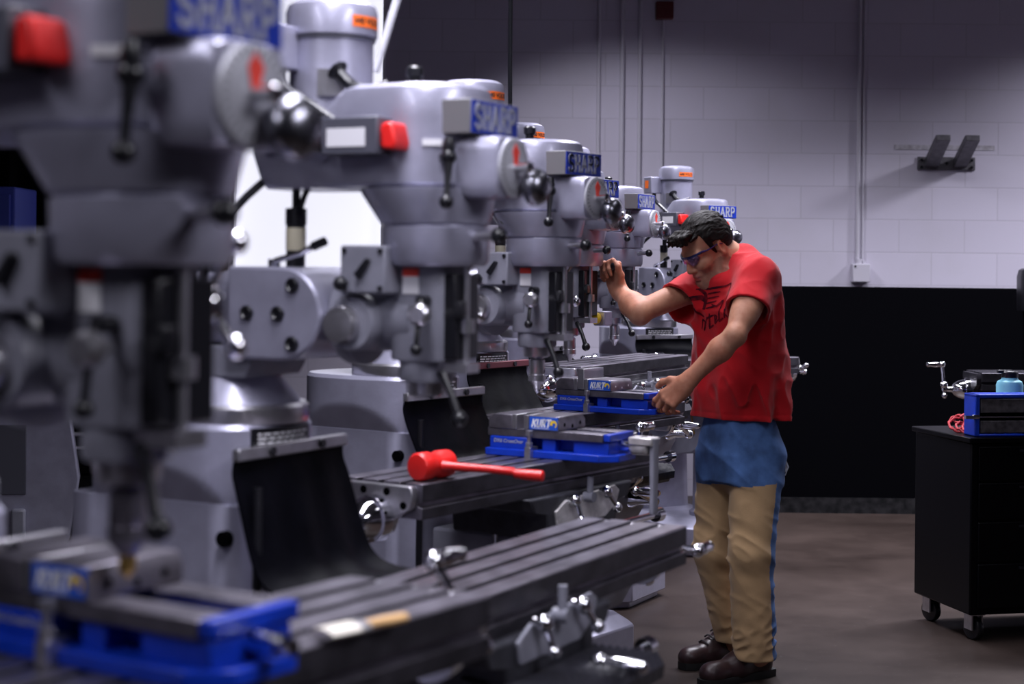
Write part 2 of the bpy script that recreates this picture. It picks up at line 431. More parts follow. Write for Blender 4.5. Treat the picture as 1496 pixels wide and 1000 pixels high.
    def b_fp(mb):
        for x in (-.115, -.035):
            for z in (1.382, 1.452): mb.cyl((x, -.112, z), (x, -.116, z), .005, n=12)
        mb.ball((-.112, -.13, 1.390), .014); mb.cyl((-.112, -.112, 1.390), (-.112, -.13, 1.39), .006)
        mb.prism([(-.02, -.006), (.02, -.003), (.02, .003), (-.02, .006)], (-.07, -.113, 1.42), (.6, 0, .8), (-.8, 0, .6), (0, -.012, 0))
    P('feed_selector', b_fp, 'black', gb, key='feedsel')
    wl = P('warning_label', lambda mb: mb.box(-.018, .016, -.0608, -.056, 1.372, 1.405), 'white', qh, key='warnw')
    P('warning_stripe', lambda mb: mb.box(-.018, .016, -.0614, -.056, 1.405, 1.420), 'redlab', wl, key='warnr')
    P('gear_housing', b_gear, 'paint', key='gear')
    for x in (-.045, .040):
        v = Vector((x, -math.sqrt(.112 ** 2 - x * x), 1.544))
        P('housing_screw', lambda mb: mb.cyl((0, .02, 0), (0, -.006, 0), .007, n=12), 'brightsteel', loc=v, key='gscrew')
    belt = P('belt_housing', b_belt, 'paint', key='belt')
    sb = P('switch_box', lambda mb: mb.box(-.130, -.007, -.172, -.095, 1.628, 1.698), 'dgrey', belt, key='switch', bevel=.003)
    P('switch_label', lambda mb: mb.box(-.117, -.033, -.1735, -.167, 1.643, 1.677), 'white', sb, key='swlab')
    P('red_switch', lambda mb: (mb.prism([(-.002, 1.638), (.026, 1.636), (.029, 1.650), (.022, 1.682), (.016, 1.687), (-.002, 1.684)], (0, -.168, 0), (1, 0, 0), (0, 0, 1), (0, .055, 0)), mb.box(-.007, .012, -.164, -.12, 1.642, 1.680)), 'red', sb, key='redsw', bevel=.005)
    P('spec_sticker', lambda mb: mb.prism([(-.018, -.006), (.018, -.006), (.018, .006), (-.018, .006)], (.068, -.1025, 1.652), (.83, .55, 0), (0, 0, 1), (.0012, -.0018, 0)), 'white', belt, key='spec')
    def b_bl(mb):
        mb.ball((.105, -.105, 1.625), .0155); mb.cyl((.070, -.075, 1.625), (.105, -.105, 1.625), .010)
        mb.tube([(.106, -.106, 1.625), (.107, -.112, 1.578), (.108, -.116, 1.55)], [.010, .006, .006]); mb.ball((.108, -.117, 1.542), .0135)
        mb.lathe([(.010, 0), (.013, .012), (.008, .03)], (.105, -.105, 1.630), (0, 0, 1), 16)
    P('range_lever', b_bl, 'black', key='rangelever')
    # sign box
    sg = P('sign_box', lambda mb: mb.box(.075, .142, -.090, .090, 1.668, 1.732), 'signgrey', belt, key='sign', bevel=.002)
    P('sign_face', lambda mb: mb.box(.142, .1445, -.088, .088, 1.670, 1.730), 'signblue', sg, key='signface')
    P('sign_lettering', lambda mb: lettering(mb, 'SHARP', (.1445, -.080, 1.6785), (0, 1, 0), (0, 0, 1), (1, 0, 0), .043, .0325, .0275, .0072, True), 'letter', sg, key='signtext')
    # speed dial
    dh = P('dial_housing', lambda mb: mb.loft([[(.10, y, z) for y, z in rr(superell(.060, .058, 7), 40, -.01, 1.608)], [(.175, y, z) for y, z in rr(superell(.060, .058, 7), 40, -.01, 1.608)], [(.185, y, z) for y, z in rr(superell(.055, .054, 7), 40, -.01, 1.608)]]), 'paint', belt, key='dialh')
    dl = P('speed_dial', lambda mb: mb.lathe([(.056, 0), (.056, .006), (.052, .008)], (.185, -.01, 1.608), (1, 0, 0), 40), 'dialgrey', dh, key='dial')
    def b_ar(mb):
        mb.prism([(-.004, 0), (.004, 0), (.014, .03), (0, .046), (-.012, .03)], (.1932, -.01, 1.608), (0, 1, 0), (0, 0, 1), (.001, 0, 0))
        for k in range(24):
            an = 2 * math.pi * k / 24
    P('red_pointer', b_ar, 'redlab', dh, key='dialarrow')
    def b_tick(mb):
        for k in range(30):
            an = 2 * math.pi * k / 30; c, s = math.cos(an), math.sin(an)
            mb.prism([(-.0008, .043), (.0008, .043), (.0008, .050), (-.0008, .050)], (.1931, -.01, 1.608), (0, c, s), (0, -s, c), (.0006, 0, 0))
    P('dial_ticks', b_tick, 'tick', dh, key='dialticks')
    P('dial_knob', lambda mb: mb.lathe([(.006, 0), (.008, .004), (.009, .02), (.011, .03), (.007, .036)], (.193, -.01, 1.608), (1, 0, 0), 16), 'chrome', dh, key='dialknob')
    P('speed_handwheel', lambda mb: mb.lathe([(.012, -.025), (.012, 0), (.031, .002), (.035, .008), (.035, .019), (.029, .030), (.018, .037), (.006, .039)], (.202, .026, 1.574), (1, 0, 0), 40), M['wheel'], key='hwheel')
    # --- motor
    mm = P('motor_mount', lambda mb: (mb.loft([[(x, y, z) for x, y in rr(superell(.125 * k, .115 * k, 4), 40, -.235)] for z, k in ((1.572, .80), (1.585, .88), (1.64, 1.), (1.668, 1.), (1.676, .96))]),), 'paint', key='mmount')
    for z, y in ((1.690, -.112), (1.650, -.126)):
        cs_ = P('clamp_stud', lambda mb: mb.cyl((-.30, 0, 0), (-.180, -.012, 0), .0115, n=14), 'paint', mm, loc=(0, y, z), key='clampstud')
        P('clamp_knob', lambda mb: mb.cyl((-.195, -.015, 0), (-.140, -.024, 0), .012, .017, n=14), 'black', mm, loc=(0, y, z), key='clampknob')
    mo = P('motor', lambda mb: mb.lathe([(.088, 1.668), (.090, 1.672), (.090, 1.69), (.084, 1.70), (.082, 1.71), (.082, 1.870), (.090, 1.872), (.0905, 1.918), (.086, 1.932), (.070, 1.941), (.03, 1.945)], (-.225, 0, 0), n=48), 'paint', key='motor')
    P('motor_seam', lambda mb: mb.lathe([(.0835, 1.863), (.0865, 1.864), (.0865, 1.870), (.0835, 1.871)], (-.225, 0, 0), n=48), 'dgrey', mo, key='seam')
    jb = P('junction_box', lambda mb: mb.box(-.312, -.250, -.145, -.060, 1.800, 1.885), 'paint', mo, key='jbox', bevel=.004)
    P('orange_sticker', lambda mb: mb.box(-.300, -.272, -.1458, -.140, 1.826, 1.866), 'orange', jb, key='jsticker')
    cap = []
    def b_st(mb):
        rings = []
        for z in (1.886, 1.908):
            rings.append([])
        n = 10; a0, a1 = R(-30), R(24); vs = []; fs = []
        for z in (1.886, 1.908):
            for i in range(n + 1):
                an = a0 + (a1 - a0) * i / n; vs.append((-.225 + .0912 * math.cos(an), .0912 * math.sin(an), z))
        for i in range(n): fs.append((i, i + 1, n + 2 + i, n + 1 + i))
        mb.add(vs, fs)
    st = P('voltage_sticker', b_st, 'orange', mo, key='vsticker')
    if 'volt' not in CACHE:
        me = font_mesh('voltage_text', '440 VOLTS', .0165, 'tick')
        for v in me.vertices:
            an = R(-3) + v.co.x / .0916
            v.co = Vector((-.225 + (.0916 + v.co.z) * math.cos(an), (.0916 + v.co.z) * math.sin(an), 1.897 + v.co.y))
        CACHE['volt'] = me
    link('voltage_text', CACHE['volt'], st)
    P('motor_plate', lambda mb: mb.prism([(-.026, -.026), (.026, -.026), (.026, .026), (-.026, .026)], (-.225 + .0825 * .55, -.0825 * .835, 1.775), (.835, .55, 0), (0, 0, 1), (.0055, -.00835, 0)), 'brightsteel', mo, key='mplate')
    P('motor_cable', lambda mb: mb.tube([(-.268, -.11, 1.81), (-.262, -.115, 1.765), (-.20, -.12, 1.735), (-.13, -.12, 1.69)], .010, smooth=2), 'rubber', mo, key='mcable')
    P('motor_boot', lambda mb: mb.tube([(-.165, -.07, 1.80), (-.140, -.075, 1.775), (-.115, -.06, 1.755), (-.075, -.03, 1.768)], [.020, .022, .018, .012], smooth=2), 'rubber', mo, key='mboot')
    P('top_knob', lambda mb: mb.lathe([(.03, 1.760), (.03, 1.772), (.012, 1.776), (.012, 1.786), (.017, 1.79), (.017, 1.806), (.012, 1.81)], (-.045, .02, 0), n=20), 'black', belt, key='topknob')
    P('power_cable', lambda mb: mb.tube([(-.33, -.08, 1.585), (-.36, -.12, 1.54), (-.40, -.14, 1.47), (-.43, -.13, 1.41), (-.46, -.10, 1.38)], .008, smooth=2), 'black', key='pcable')
    # lubricator between motor mount and ram
    lb = P('lubricator', lambda mb: mb.lathe([(.019, 1.412), (.019, 1.502), (.021, 1.503), (.021, 1.535), (.008, 1.537), (.008, 1.60)], (-.285, -.03, 0), n=24), 'black', key='lub')
    P('oil_window', lambda mb: mb.lathe([(.0195, 1.452), (.0200, 1.453), (.0200, 1.496), (.0195, 1.497)], (-.285, -.03, 0), n=24), 'cream', lb, key='oilw')
    P('oil_pipe', lambda mb: mb.tube([(-.275, -.03, 1.535), (-.262, -.035, 1.56), (-.235, -.04, 1.60)], .006), 'black', lb, key='oilp')
    rl = P('ram_lever', lambda mb: (mb.tube([(-.315, -.06, 1.418), (-.30, -.075, 1.432), (-.23, -.085, 1.448), (-.20, -.085, 1.463)], .006), mb.cyl((-.315, -.06, 1.405), (-.315, -.06, 1.435), .012)), 'chrome', key='ramlever')
    P('lever_grip', lambda mb: mb.cyl((-.205, -.085, 1.460), (-.178, -.085, 1.470), .009), 'black', rl, key='ramgrip')
    # front of the quill: stop rod, feed levers
    P('depth_stop', lambda mb: (mb.cyl((.093, -.012, 1.235), (.093, -.012, 1.43), .0065), mb.cyl((.093, -.012, 1.30), (.093, -.012, 1.325), .016), mb.box(.06, .105, -.03, .01, 1.425, 1.44), mb.box(.045, .108, -.035, .012, 1.225, 1.243)), 'brightsteel', qh, key='stop')
    P('stop_bracket', lambda mb: (mb.box(.062, .088, -.045, .045, 1.25, 1.41), mb.box(.088, .104, -.050, -.03, 1.33, 1.36)), 'black', qh, key='stopb', bevel=.003)
    P('feed_knob', lambda mb: (mb.cyl((.04, -.07, 1.335), (.05, -.105, 1.335), .007), mb.lathe([(.012, 0), (.020, .004), (.020, .02), (.014, .026)], (.047, -.098, 1.335), (.2, -1, 0), 16)), 'brightsteel', qh, key='fknob')
    P('clutch_lever', lambda mb: (mb.tube([(.035, -.08, 1.36), (.040, -.10, 1.31), (.040, -.105, 1.275)], [.007, .005, .005]), mb.ball((.040, -.105, 1.27), .0115), mb.cyl((.035, -.06, 1.36), (.035, -.085, 1.36), .01)), 'black', qh, key='clutch')
    if pull:
        sbx = P('stop_box', lambda mb: mb.box(.050, .098, .078, .13, 1.212, 1.264), 'paint', qh, bevel=.004)
        P('stop_button', lambda mb: mb.lathe([(.012, 0), (.012, .012), (.020, .014), (.022, .024), (.016, .032)], (.075, .075, 1.24), (0, -1, 0), 24), 'yellow', sbx)
    P('feed_handle', lambda mb: mb.cyl((.085, -.02, 1.478), (.165, -.03, 1.482), .0085), 'brightsteel', key='fhandle')
    P('handle_ball', lambda mb: mb.ball((.170, -.03, 1.482), .0155), 'black', key='fball')
    P('quill_lock', lambda mb: (mb.tube([(.052, -.03, 1.225), (.085, -.05, 1.185), (.105, -.06, 1.15)], [.010, .007, .008]), mb.ball((.109, -.062, 1.143), .015)), 'black', qh, key='qlock')
    hubx = P('feed_hub', lambda mb: mb.lathe([(.030, 0), (.030, .03), (.024, .045), (.026, .05), (.026, .062), (.018, .066)], (.0, .065, 1.375), (0, 1, 0), 28), 'chrome', qh, key='fhub')
    if not pull:
        def b_sp(mb):
            for k in range(3):
                an = R(60 + 120 * k); e = Vector((.072 * math.cos(an), .135, 1.39 + .072 * math.sin(an)))
                mb.tube([(0, .118, 1.385), e], .006); mb.ball(e, .015)
        P('feed_spokes', b_sp, 'chrome', hubx, key='spokes')
    # --- table group
    tx = a - .125
    T = lambda name, b, m, par=t, **k: part(name, b, m, par, loc=(tx, yoff, tz), **k)
    tb = T('table', b_table, 'steel', key='table', bevel=.0015)
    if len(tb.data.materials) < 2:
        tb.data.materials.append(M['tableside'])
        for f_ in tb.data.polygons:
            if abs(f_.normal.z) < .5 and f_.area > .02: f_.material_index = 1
    def sub(name, b, m, par=tb, **k): return part(name, b, m, par, **k)
    for s in (-1, 1):
        rz = 0 if s < 0 else math.pi
        br = sub('end_bracket', b_bracket, 'brightsteel', loc=(0, s * .56, 0), rot=(0, 0, rz), key='bracket', bevel=.004)
        if s < 0 or label.startswith('never'):
            for x, z in ((-.085, -.052), (-.035, -.022), (.035, -.022), (.085, -.052)):
                sub('bracket_bolt', lambda mb: mb.cyl((0, -.0235, 0), (0, -.015, 0), .0095, n=16), 'matte', loc=(x, s * .56, z), rot=(0, 0, rz), key='bbolt')
        sub('handwheel_hub', b_hub, 'chrome', loc=(0, s * .56, 0), rot=(0, 0, rz), key='hub')
        if s > 0 or left_crank:
            ang = right_ang if s > 0 else left_ang
            sub('hand_crank', b_crank, 'chrome', loc=(0, s * .575, -.068), rot=(0, R(ang), rz), key='crank')
    def b_sad(mb):
        mb.loft([[(x, y, z) for x, y in ((-.16, -w), (.15, -w), (.15, w), (-.16, w))] for z, w in ((-.20, .17), (-.13, .18), (-.12, .24), (-.083, .26))])
    part('saddle', b_sad, 'cast', t, loc=(tx, 0, tz), key='saddle', bevel=.006)
    fp = part('lever_plate', lambda mb: mb.prism([(-.14, -.165), (.10, -.165), (.16, -.135), (.175, -.10), (.15, -.085), (-.10, -.100), (-.15, -.125)], (.150, 0, 0), (0, 1, 0), (0, 0, 1), (.008, 0, 0)), plate, t, loc=(tx, 0, tz + front_dz), key='lplate' + plate, bevel=.002)
    for y, z, dy, dz in ((-.085, -.10, .01, -.052), (.075, -.095, .035, -.045)):
        def b_cl(mb):
            mb.ball((.175, y, z), .017); mb.cyl((.155, y, z), (.18, y, z), .010)
            mb.tube([(.178, y, z), (.19, y + dy, z + dz)], [.008, .006]); mb.ball((.19, y + dy, z + dz), .0135)
        part('table_lock_lever', b_cl, 'chrome', fp, key='locklever%g' % y)
    part('stop_pin', lambda mb: (mb.cyl((.172, -.005, -.105), (.172, -.005, -.045), .009), mb.cyl((.155, -.005, -.10), (.185, -.005, -.10), .014)), 'paint2', fp, key='stoppin')
    def b_wc(mb):
        n = 9
        for k in range(1): pass
        poly = [(.06, -.19), (.06, -.235)]
        for k in range(n):
            x = .14 + k * .016; poly += [(x, -.245 - .004 * k * .3), (x + .008, -.236)]
        poly += [(.29, -.24), (.292, -.215)]
        for k in range(n)[::-1]:
            x = .14 + k * .016; poly += [(x + .008, -.190), (x, -.198)]
        mb.prism(poly, (0, -.19, 0), (1, 0, 0), (0, 0, 1), (0, .38, 0))
    part('way_cover', b_wc, 'rubber', t, loc=(tx, 0, tz + front_dz), key='waycover')
    part('feed_shaft', lambda mb: (mb.cyl((.20, -.20, -.182), (.20, .30, -.182), .010), mb.cyl((.20, .30, -.182), (.20, .33, -.182), .02)), 'chrome', t, loc=(tx, 0, tz), key='fshaft')
    # --- knee
    kz = tz - .2
    def b_knee(mb):
        mb.prism([(-.25, 0), (.22, 0), (.235, -.03), (.235, -.14), (.20, -.20), (.08, -.26), (-.25, -.30)], (0, -.135, 0), (1, 0, 0), (0, 0, 1), (0, .27, 0))
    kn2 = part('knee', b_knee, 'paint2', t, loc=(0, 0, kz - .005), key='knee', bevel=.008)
    kc = part('knee_crank', b_crank, 'chrome', kn2, loc=(.215, .05, -.10), rot=(0, R(0), 0), key=None) if False else None
    def b_kc(mb):
        mb.lathe([(.030, 0), (.030, .03), (.018, .05), (.014, .11)], (.225, .03, -.10), (1, 0, 0), 24)
        an = R(knee_ang); dy, dz = math.cos(an), math.sin(an)
        c = Vector((.335, .03, -.10)); e = c + Vector((.01, dy * .15, dz * .15))
        mb.ball(c, .020); mb.tube([c, e], [.011, .009]); mb.ball(e, .018); mb.lathe([(.009, 0), (.014, .02), (.016, .05), (.011, .09), (.006, .095)], e, (1, 0, 0), 16)
    part('knee_crank', b_kc, 'chrome', kn2)
    part('oil_line', lambda mb: (mb.tube([(.05, -.137, -.02), (.05, -.15, -.05), (.10, -.15, -.06), (.11, -.145, -.14), (.11, -.137, -.16)], .004, smooth=1), mb.cyl((.04, -.15, -.045), (.075, -.15, -.055), .007)), 'brass', kn2, key='oilline')
    part('grip_rod', lambda mb: (mb.cyl((-.02, -.16, .03), (-.02, -.16, -.10), .008), mb.cyl((-.02, -.16, -.10), (-.02, -.165, -.17), .005), mb.ball((-.02, -.165, -.175), .013), mb.ball((-.02, -.16, -.10), .011), mb.cyl((-.02, -.13, .0), (-.02, -.165, .0), .009)), 'chrome', kn2, key='griprod')
    zb = kz - .24
    part('elevating_post', lambda mb: (mb.lathe([(.075, .17), (.078, .20), (.062, .215), (.060, zb)], (.03, 0, 0), n=32), mb.lathe([(.045, zb - .01), (.045, kz - .2)], (.03, 0, 0), n=28)), 'paint', t)
    # --- chip guard behind the table
    g = part('chip_guard', b_guard(tx - .127, tz), 'rubber2', t)
    def b_rail(mb):
        mb.box(GX, GX + .018, -.185, .185, 1.048, 1.072)
    part('guard_rail', b_rail, 'brightsteel' if not red_rag else 'railred', g, key='rail' + str(red_rag), bevel=.003)
    for y in (-.08, .09): part('rail_screw', lambda mb: mb.cyl((-.004, 0, 0), (.004, 0, 0), .009, n=14), 'black', g, loc=(GX + .019, y, 1.060), key='railscrew')
    if pull: globals().update(HUB4=hubx, m4_frame=Matrix.Translation((S[0], S[1], 0)) @ Matrix.Rotation(-R(yaw), 4, 'Z'))
    return t, (lambda x, y, z: Matrix.Translation((S[0], S[1], 0)) @ Matrix.Rotation(-R(yaw), 4, 'Z') @ Vector((x, y, z)))
M['tableside'] = mat('shaded unground table side', (.045, .042, .052), .42, .6, .35, 18, .1, 150)  # unground sides, with shade below the table top painted into the dark colour
M['signgrey'] = mat('grey sign box', (.15, .145, .155), .4)
M['dialgrey'] = mat('pale grey dial', (.42, .42, .47), .35, .2)
M['wheel'] = mat('dark bright handwheel', (.26, .26, .30), .27, 1.)
M['rubber2'] = mat('black rubber sheet', (.002, .002, .004), .5, 0, .3, 12, .2, 50, spec=.06)
M['railred'] = mat('guard rail with dark red paint', (.22, .06, .075), .45, .2)

# ------------------------------------------------------------------ vise
def vise(label, loc, yaw, jaw=.16, crank=False, plates=False, dim=True):
    t = thing('machine_vise', loc, -R(yaw), label, 'vise', 'blue machine vises on the mill tables')
    P = lambda name, b, m, par=t, **k: part(name, b, m, par, **k)
    b0 = P('base', lambda mb: (mb.prism([(0, -.088), (.345, -.088), (.388, -.05), (.388, .05), (.345, .088), (0, .088)], (0, 0, 0), (1, 0, 0), (0, 1, 0), (0, 0, .020)),
                          mb.box(.008, .128, -.076, .076, .018, .052), mb.box(.165, .205, -.066, .066, .018, .052), mb.box(.26, .365, -.066, .066, .018, .052), mb.box(.12, .33, -.03, .03, .018, .050)), 'blue', key='vbase', bevel=.003)
    # brand strip on the base side
    if 'dx' not in CACHE: CACHE['dx'] = font_mesh('base_text', 'DX6 CrossOver', .0135, 'letter', .2)
    link('base_text', CACHE['dx'], b0, (.066, -.0765, .040), (R(90), 0, 0))
    P('bed', lambda mb: (mb.box(0, .352, -.074, -.024, .052, .074), mb.box(0, .352, .024, .074, .052, .074), mb.box(0, .10, -.07, .07, .050, .072)), 'steel', key='vbed', bevel=.002)
    P('bed_cap', lambda mb: mb.box(.352, .372, -.072, .072, .054, .074), 'blue', key='vcap', bevel=.003)
    fj = P('fixed_jaw', lambda mb: mb.prism([(.004, .073), (.078, .073), (.078, .112), (.02, .112), (.004, .10)], (0, -.076, 0), (1, 0, 0), (0, 0, 1), (0, .152, 0)), 'steel', key='vfj', bevel=.002)
    P('jaw_plate', lambda mb: mb.box(.078, .092, -.077, .077, .074, .113), 'brightsteel', fj, key='vjp', bevel=.0015)
    mj = P('moving_jaw', lambda mb: mb.prism([(0, .0745), (.094, .0745), (.094, .098), (.085, .112), (0, .112)], (jaw, -.076, 0), (1, 0, 0), (0, 0, 1), (0, .152, 0)), 'steel', bevel=.002)
    P('jaw_plate', lambda mb: mb.box(jaw - .014, jaw, -.077, .077, .074, .113), 'brightsteel', mj, bevel=.0015)
    lab = P('brand_plate', lambda mb: mb.box(jaw + .004, jaw + .090, -.0775, -.070, .0765, .1105), 'blue2', mj)
    P('brand_lettering', lambda mb: lettering(mb, 'KURT', (jaw + .011, -.0775, .0845), (1, 0, 0), (0, 0, 1), (0, -1, 0), .0185, .0145, .0125, .0042, False, .22, .0006), 'whitetext', lab)
    def sw(mb):
        c = (jaw + .078, .0925)
        out = arc(c[0], c[1], .0105, .0105, 200, -60, 14); inn = [(x * .52 + c[0] * .48 + .0016, y * .52 + c[1] * .48 - .0018) for x, y in out]
        vs = [(x, -.0781, z) for x, z in out + inn]; n = len(out)
        vs2 = [(x, -.0774, z) for x, z in out + inn]
        fs = [(i, i + 1, n + i + 1, n + i) for i in range(n - 1)]
        mb.add(vs, fs)
    P('brand_swoosh', sw, 'yellow', lab)
    P('brand_underline', lambda mb: mb.box(jaw + .012, jaw + .064, -.0780, -.0774, .0795, .0805), 'whitetext', lab)
    for y in (-.045, 0, .045):
        P('jaw_hole', lambda mb: mb.cyl((-.0004, 0, 0), (.0005, 0, 0), .0055 if not plates else .0035, n=14), 'matte' if not plates else 'white', mj, loc=(jaw + .094, y, .090 - .006 * (y == 0)))
    # hold-down clamp on the near side
    P('hold_down_clamp', lambda mb: (mb.box(.132, .150, -.104, -.06, 0, .030), mb.cyl((.141, -.094, .0), (.141, -.094, .062), .006), mb.cyl((.141, -.094, .030), (.141, -.094, .042), .011, n=6), mb.cyl((.141, -.094, .060), (.141, -.094, .075), .011, n=6)), 'brightsteel', key='vclamp', bevel=.001)
    sc = P('screw', lambda mb: (mb.cyl((.34, 0, .040), (.405, 0, .040), .014), mb.cyl((.405, 0, .040), (.425, 0, .040), .0105, n=6)), 'chrome', key='vscrew')
    if crank:
        def b_h(mb):
            mb.lathe([(.016, 0), (.022, .006), (.022, .05), (.018, .056)], (.398, 0, .040), (1, 0, 0), 20)
            mb.prism([(-.034, -.026), (.034, -.026), (.040, 0), (.034, .03), (-.034, .03)], (.435, 0, .045), (1, 0, 0), (0, 1, 0), (0, 0, .022))
        h = P('crank_handle', b_h, 'slab', sc, bevel=.005)
        P('handle_socket', lambda mb: mb.box(.428, .444, -.008, .008, .0668, .0676), 'matte', h)
        P('handle_arm', lambda mb: mb.loft([[(.466 + dx, y, .064 - dz) for dx, y in rr(superell(.009 * k, .017 * k, 4), 20)] for dz, k, in ((0, 1.15), (.02, 1.), (.15, .85), (.19, .95), (.198, .8))]), 'paint2', h)
    if plates:
        P('soft_jaw', lambda mb: (mb.box(.093, .118, -.078, .06, .076, .148), mb.box(.118, jaw - .015, -.078, .06, .076, .140)), 'brightsteel', key='softjaw', bevel=.0015)
    return t
M['blue2'] = mat('brand plate blue', (.015, .085, .50), .4)
M['whitetext'] = mat('white lettering', (.8, .8, .82), .5)
# ------------------------------------------------------------------ the machines
def B(ang): return ang
m1, L1 = mill('grey milling machine nearest the camera, blurred at the left edge, brass drill bit', (-.432, 1.90), 33, .106, .023, .97, brass=True, knee_ang=200)
m2, L2 = mill('second grey milling machine from the camera, with a bare table and black chip guard', (-.161, 3.20), 28, .25, .15, .855, chuck=False, right_ang=-95, knee_ang=80, plate='paint2', left_crank=False, front_dz=.035)
m3, L3 = mill('grey milling machine whose table carries the red mallet', (.071, 4.58), 34,   .13, -.125, .91, right_ang=0, knee_ang=115, left_crank=False)
LEV = (.085, .150, 1.424)
m4, L4 = mill('grey milling machine whose lever the man in red is pulling', (.208, 5.975), 35, .16, .0, .918, pull=True, red_rag=True)
m5, L5 = mill('grey milling machine with raised table just behind the man\'s forearm', (.442, 7.19), 28, .12, -.012, 1.026, right_ang=60, left_ang=240, plate='paint2')
m6, L6 = mill('farthest grey milling machine, its motor and sign showing above the man\'s head', (.965, 8.45), 57, .10, .0, .965, right_ang=110)

v1 = vise('blurred blue vise in the lower left corner, nearest the camera', L1(-.215, .043, .97), 33, jaw=.0925)
v2 = vise('blue vise with a hanging crank handle, behind the red mallet', L3(-.115, 0, .91), 30, jaw=.128, crank=True)
v3 = vise('blue vise the man rests his left hand on', L4(-.012, 0, .918), 33, jaw=.133, plates=True)

# red mallet on the near end of the third table
def mallet():
    hd = Vector((-.186, 4.03, .91 + .035))
    tip = Vector((.080, 3.965, .91 + .018))
    hd2 = Vector((hd.x, hd.y, 0)); d = (tip - hd); 
    t = thing('dead_blow_mallet', (hd.x, hd.y, .91), 0, 'red dead blow mallet lying on the table of the grey mill', 'mallet')
    ax = Vector((-.60, -.80, 0)).normalized()      # head axis, face towards the camera
    q = Vector((hd.x, hd.y, .91))
    def b_head(mb):
        mb.lathe([(.026, -.060), (.033, -.055), (.034, -.02), (.030, -.012), (.030, .012), (.034, .02), (.034, .052), (.030, .058), (.026, .059)], (0, 0, .0345), ax, 36)
    part('head', b_head, 'red', t)
    dd = tip - q; L = dd.length
    def b_han(mb):
        u = Vector((dd.x, dd.y, 0)).normalized(); v = Vector((-u.y, u.x, 0))
        rings = []
        for s, w, h, z in ((0.02, .017, .014, .034), (.05, .012, .011, .033), (.14, .0105, .0095, .030), (.20, .011, .010, .027), (L - .07, .012, .011, .022), (L - .03, .015, .0135, .020), (L - .004, .015, .0135, .019), (L, .010, .010, .019)):
            rings.append([u * s + v * (w * math.cos(k * math.pi / 8)) + Vector((0, 0, z + h * math.sin(k * math.pi / 8))) for k in range(16)])
        mb.loft(rings)
    part('handle', b_han, 'red', t)
mallet()

# chip brush on the nearest table
def brush():
    p = W(470, 872, 2.03); q = W(592, 862, 2.13); z = .97 + .010
    p.z = z; q.z = z
    t = thing('chip_brush', (p.x, p.y, .97), 0, 'tan handled brush with pale bristles on the nearest mill table', 'brush')
    d = (q - p); u = d.normalized(); v = Vector((-u.y, u.x, 0)); o = Vector((0, 0, .010))
    def ribbon(mb, secs):
        mb.loft([[o + u * s + v * (w * math.cos(k * math.pi / 6)) + Vector((0, 0, h * math.sin(k * math.pi / 6))) for k in range(12)] for s, w, h in secs])
    L = d.length
    part('handle', lambda mb: ribbon(mb, [(L * .48, .013, .006), (L * .6, .008, .006), (L * .8, .0095, .007), (L, .008, .006)]), 'wood', t)
    part('ferrule', lambda mb: ribbon(mb, [(L * .36, .021, .008), (L * .48, .019, .0075)]), 'brightsteel', t)
    part('bristles', lambda mb: ribbon(mb, [(0, .022, .006), (L * .37, .0205, .0075)]), 'bristle', t)
brush()

# ------------------------------------------------------------------ the room
YW = 10.42
struct('floor', lambda mb: mb.box(-5, 6, -3, YW, -.1, 0), 'floor')
struct('wall_back', lambda mb: (mb.box(-5, -1.74, YW, YW + .2, 0, 4.6), mb.box(-1.74, -.808, YW, YW + .2, 3.35, 4.6), mb.box(-.808, 6, YW, YW + .2, 0, 4.6), mb.box(-1.74, -.808, YW, YW + .2, 0, .9)), 'wall')
struct('wall_left', lambda mb: mb.box(-5.2, -5, -3, YW + .2, 0, 4.6), 'wall')
struct('wall_right', lambda mb: mb.box(6, 6.2, -3, YW + .2, 0, 4.6), 'wall')
M['ceil'] = mat('dark painted ceiling', (.12, .115, .14), .8)
struct('ceiling', lambda mb: mb.box(-5.2, 6.2, -3, YW + .2, 4.6, 4.75), 'ceil')
M['daylight'] = mat('bright daylight panes', (.8, .8, .9), .5, emit=(.87, .87, 1.0), estr=.95)
wn = struct('window_1', lambda mb: mb.box(-1.74, -.808, YW + .08, YW + .10, .9, 3.35), 'daylight')
def b_wf(mb):
    mb.box(-1.76, -1.73, YW - .02, YW + .08, .9, 3.37); mb.box(-.815, -.80, YW - .02, YW + .08, .9, 3.37)
    mb.box(-1.76, -.80, YW - .02, YW + .08, 3.35, 3.37); mb.box(-1.76, -.80, YW - .02, YW + .08, .88, .905)
wf = part('window_frame', b_wf, 'white', wn)

# wall services
M['pipe'] = mat('wall coloured pipe', (.50, .48, .55), .45)
def pipe(px, y0, y1, r, label, off=0, name='conduit', m='pipe'):
    a = W(px, (y0 + y1) / 2, YW); z1 = W(px, y0, YW).z if y0 > 5 else 4.6; z0 = W(px, y1, YW).z
    mb = MB(); mb.cyl((0, 0, z0), (0, 0, z1), r, n=14)
    o = link(name, mb.mesh(name, M[m])); o.location = (a.x, YW - r - .001 - off, 0)
    tag(o, label, 'pipe', 'conduits on the block wall'); return o
c1 = pipe(1254, 0, 388, .0125, 'thick grey conduit rising from the white wall box, left of a thin one')
c2 = pipe(1261.5, 0, 388, .0065, 'thin grey conduit beside the thick one above the white wall box')
pipe(874, 0, 330, .012, 'leftmost grey conduit on the block wall, left of the close pair')
pipe(908, 0, 330, .016, 'left one of the close pair of grey conduits on the wall')
pipe(934, 0, 330, .013, 'right one of the close pair of grey conduits on the wall')
pipe(967, 30, 320, .010, 'grey conduit running down from the dark red alarm box')
def b_j(mb):
    a = W(1243, 386, YW); b = W(1268, 412, YW); mb.box(a.x, b.x, YW - .06, YW - .001, b.z, a.z)
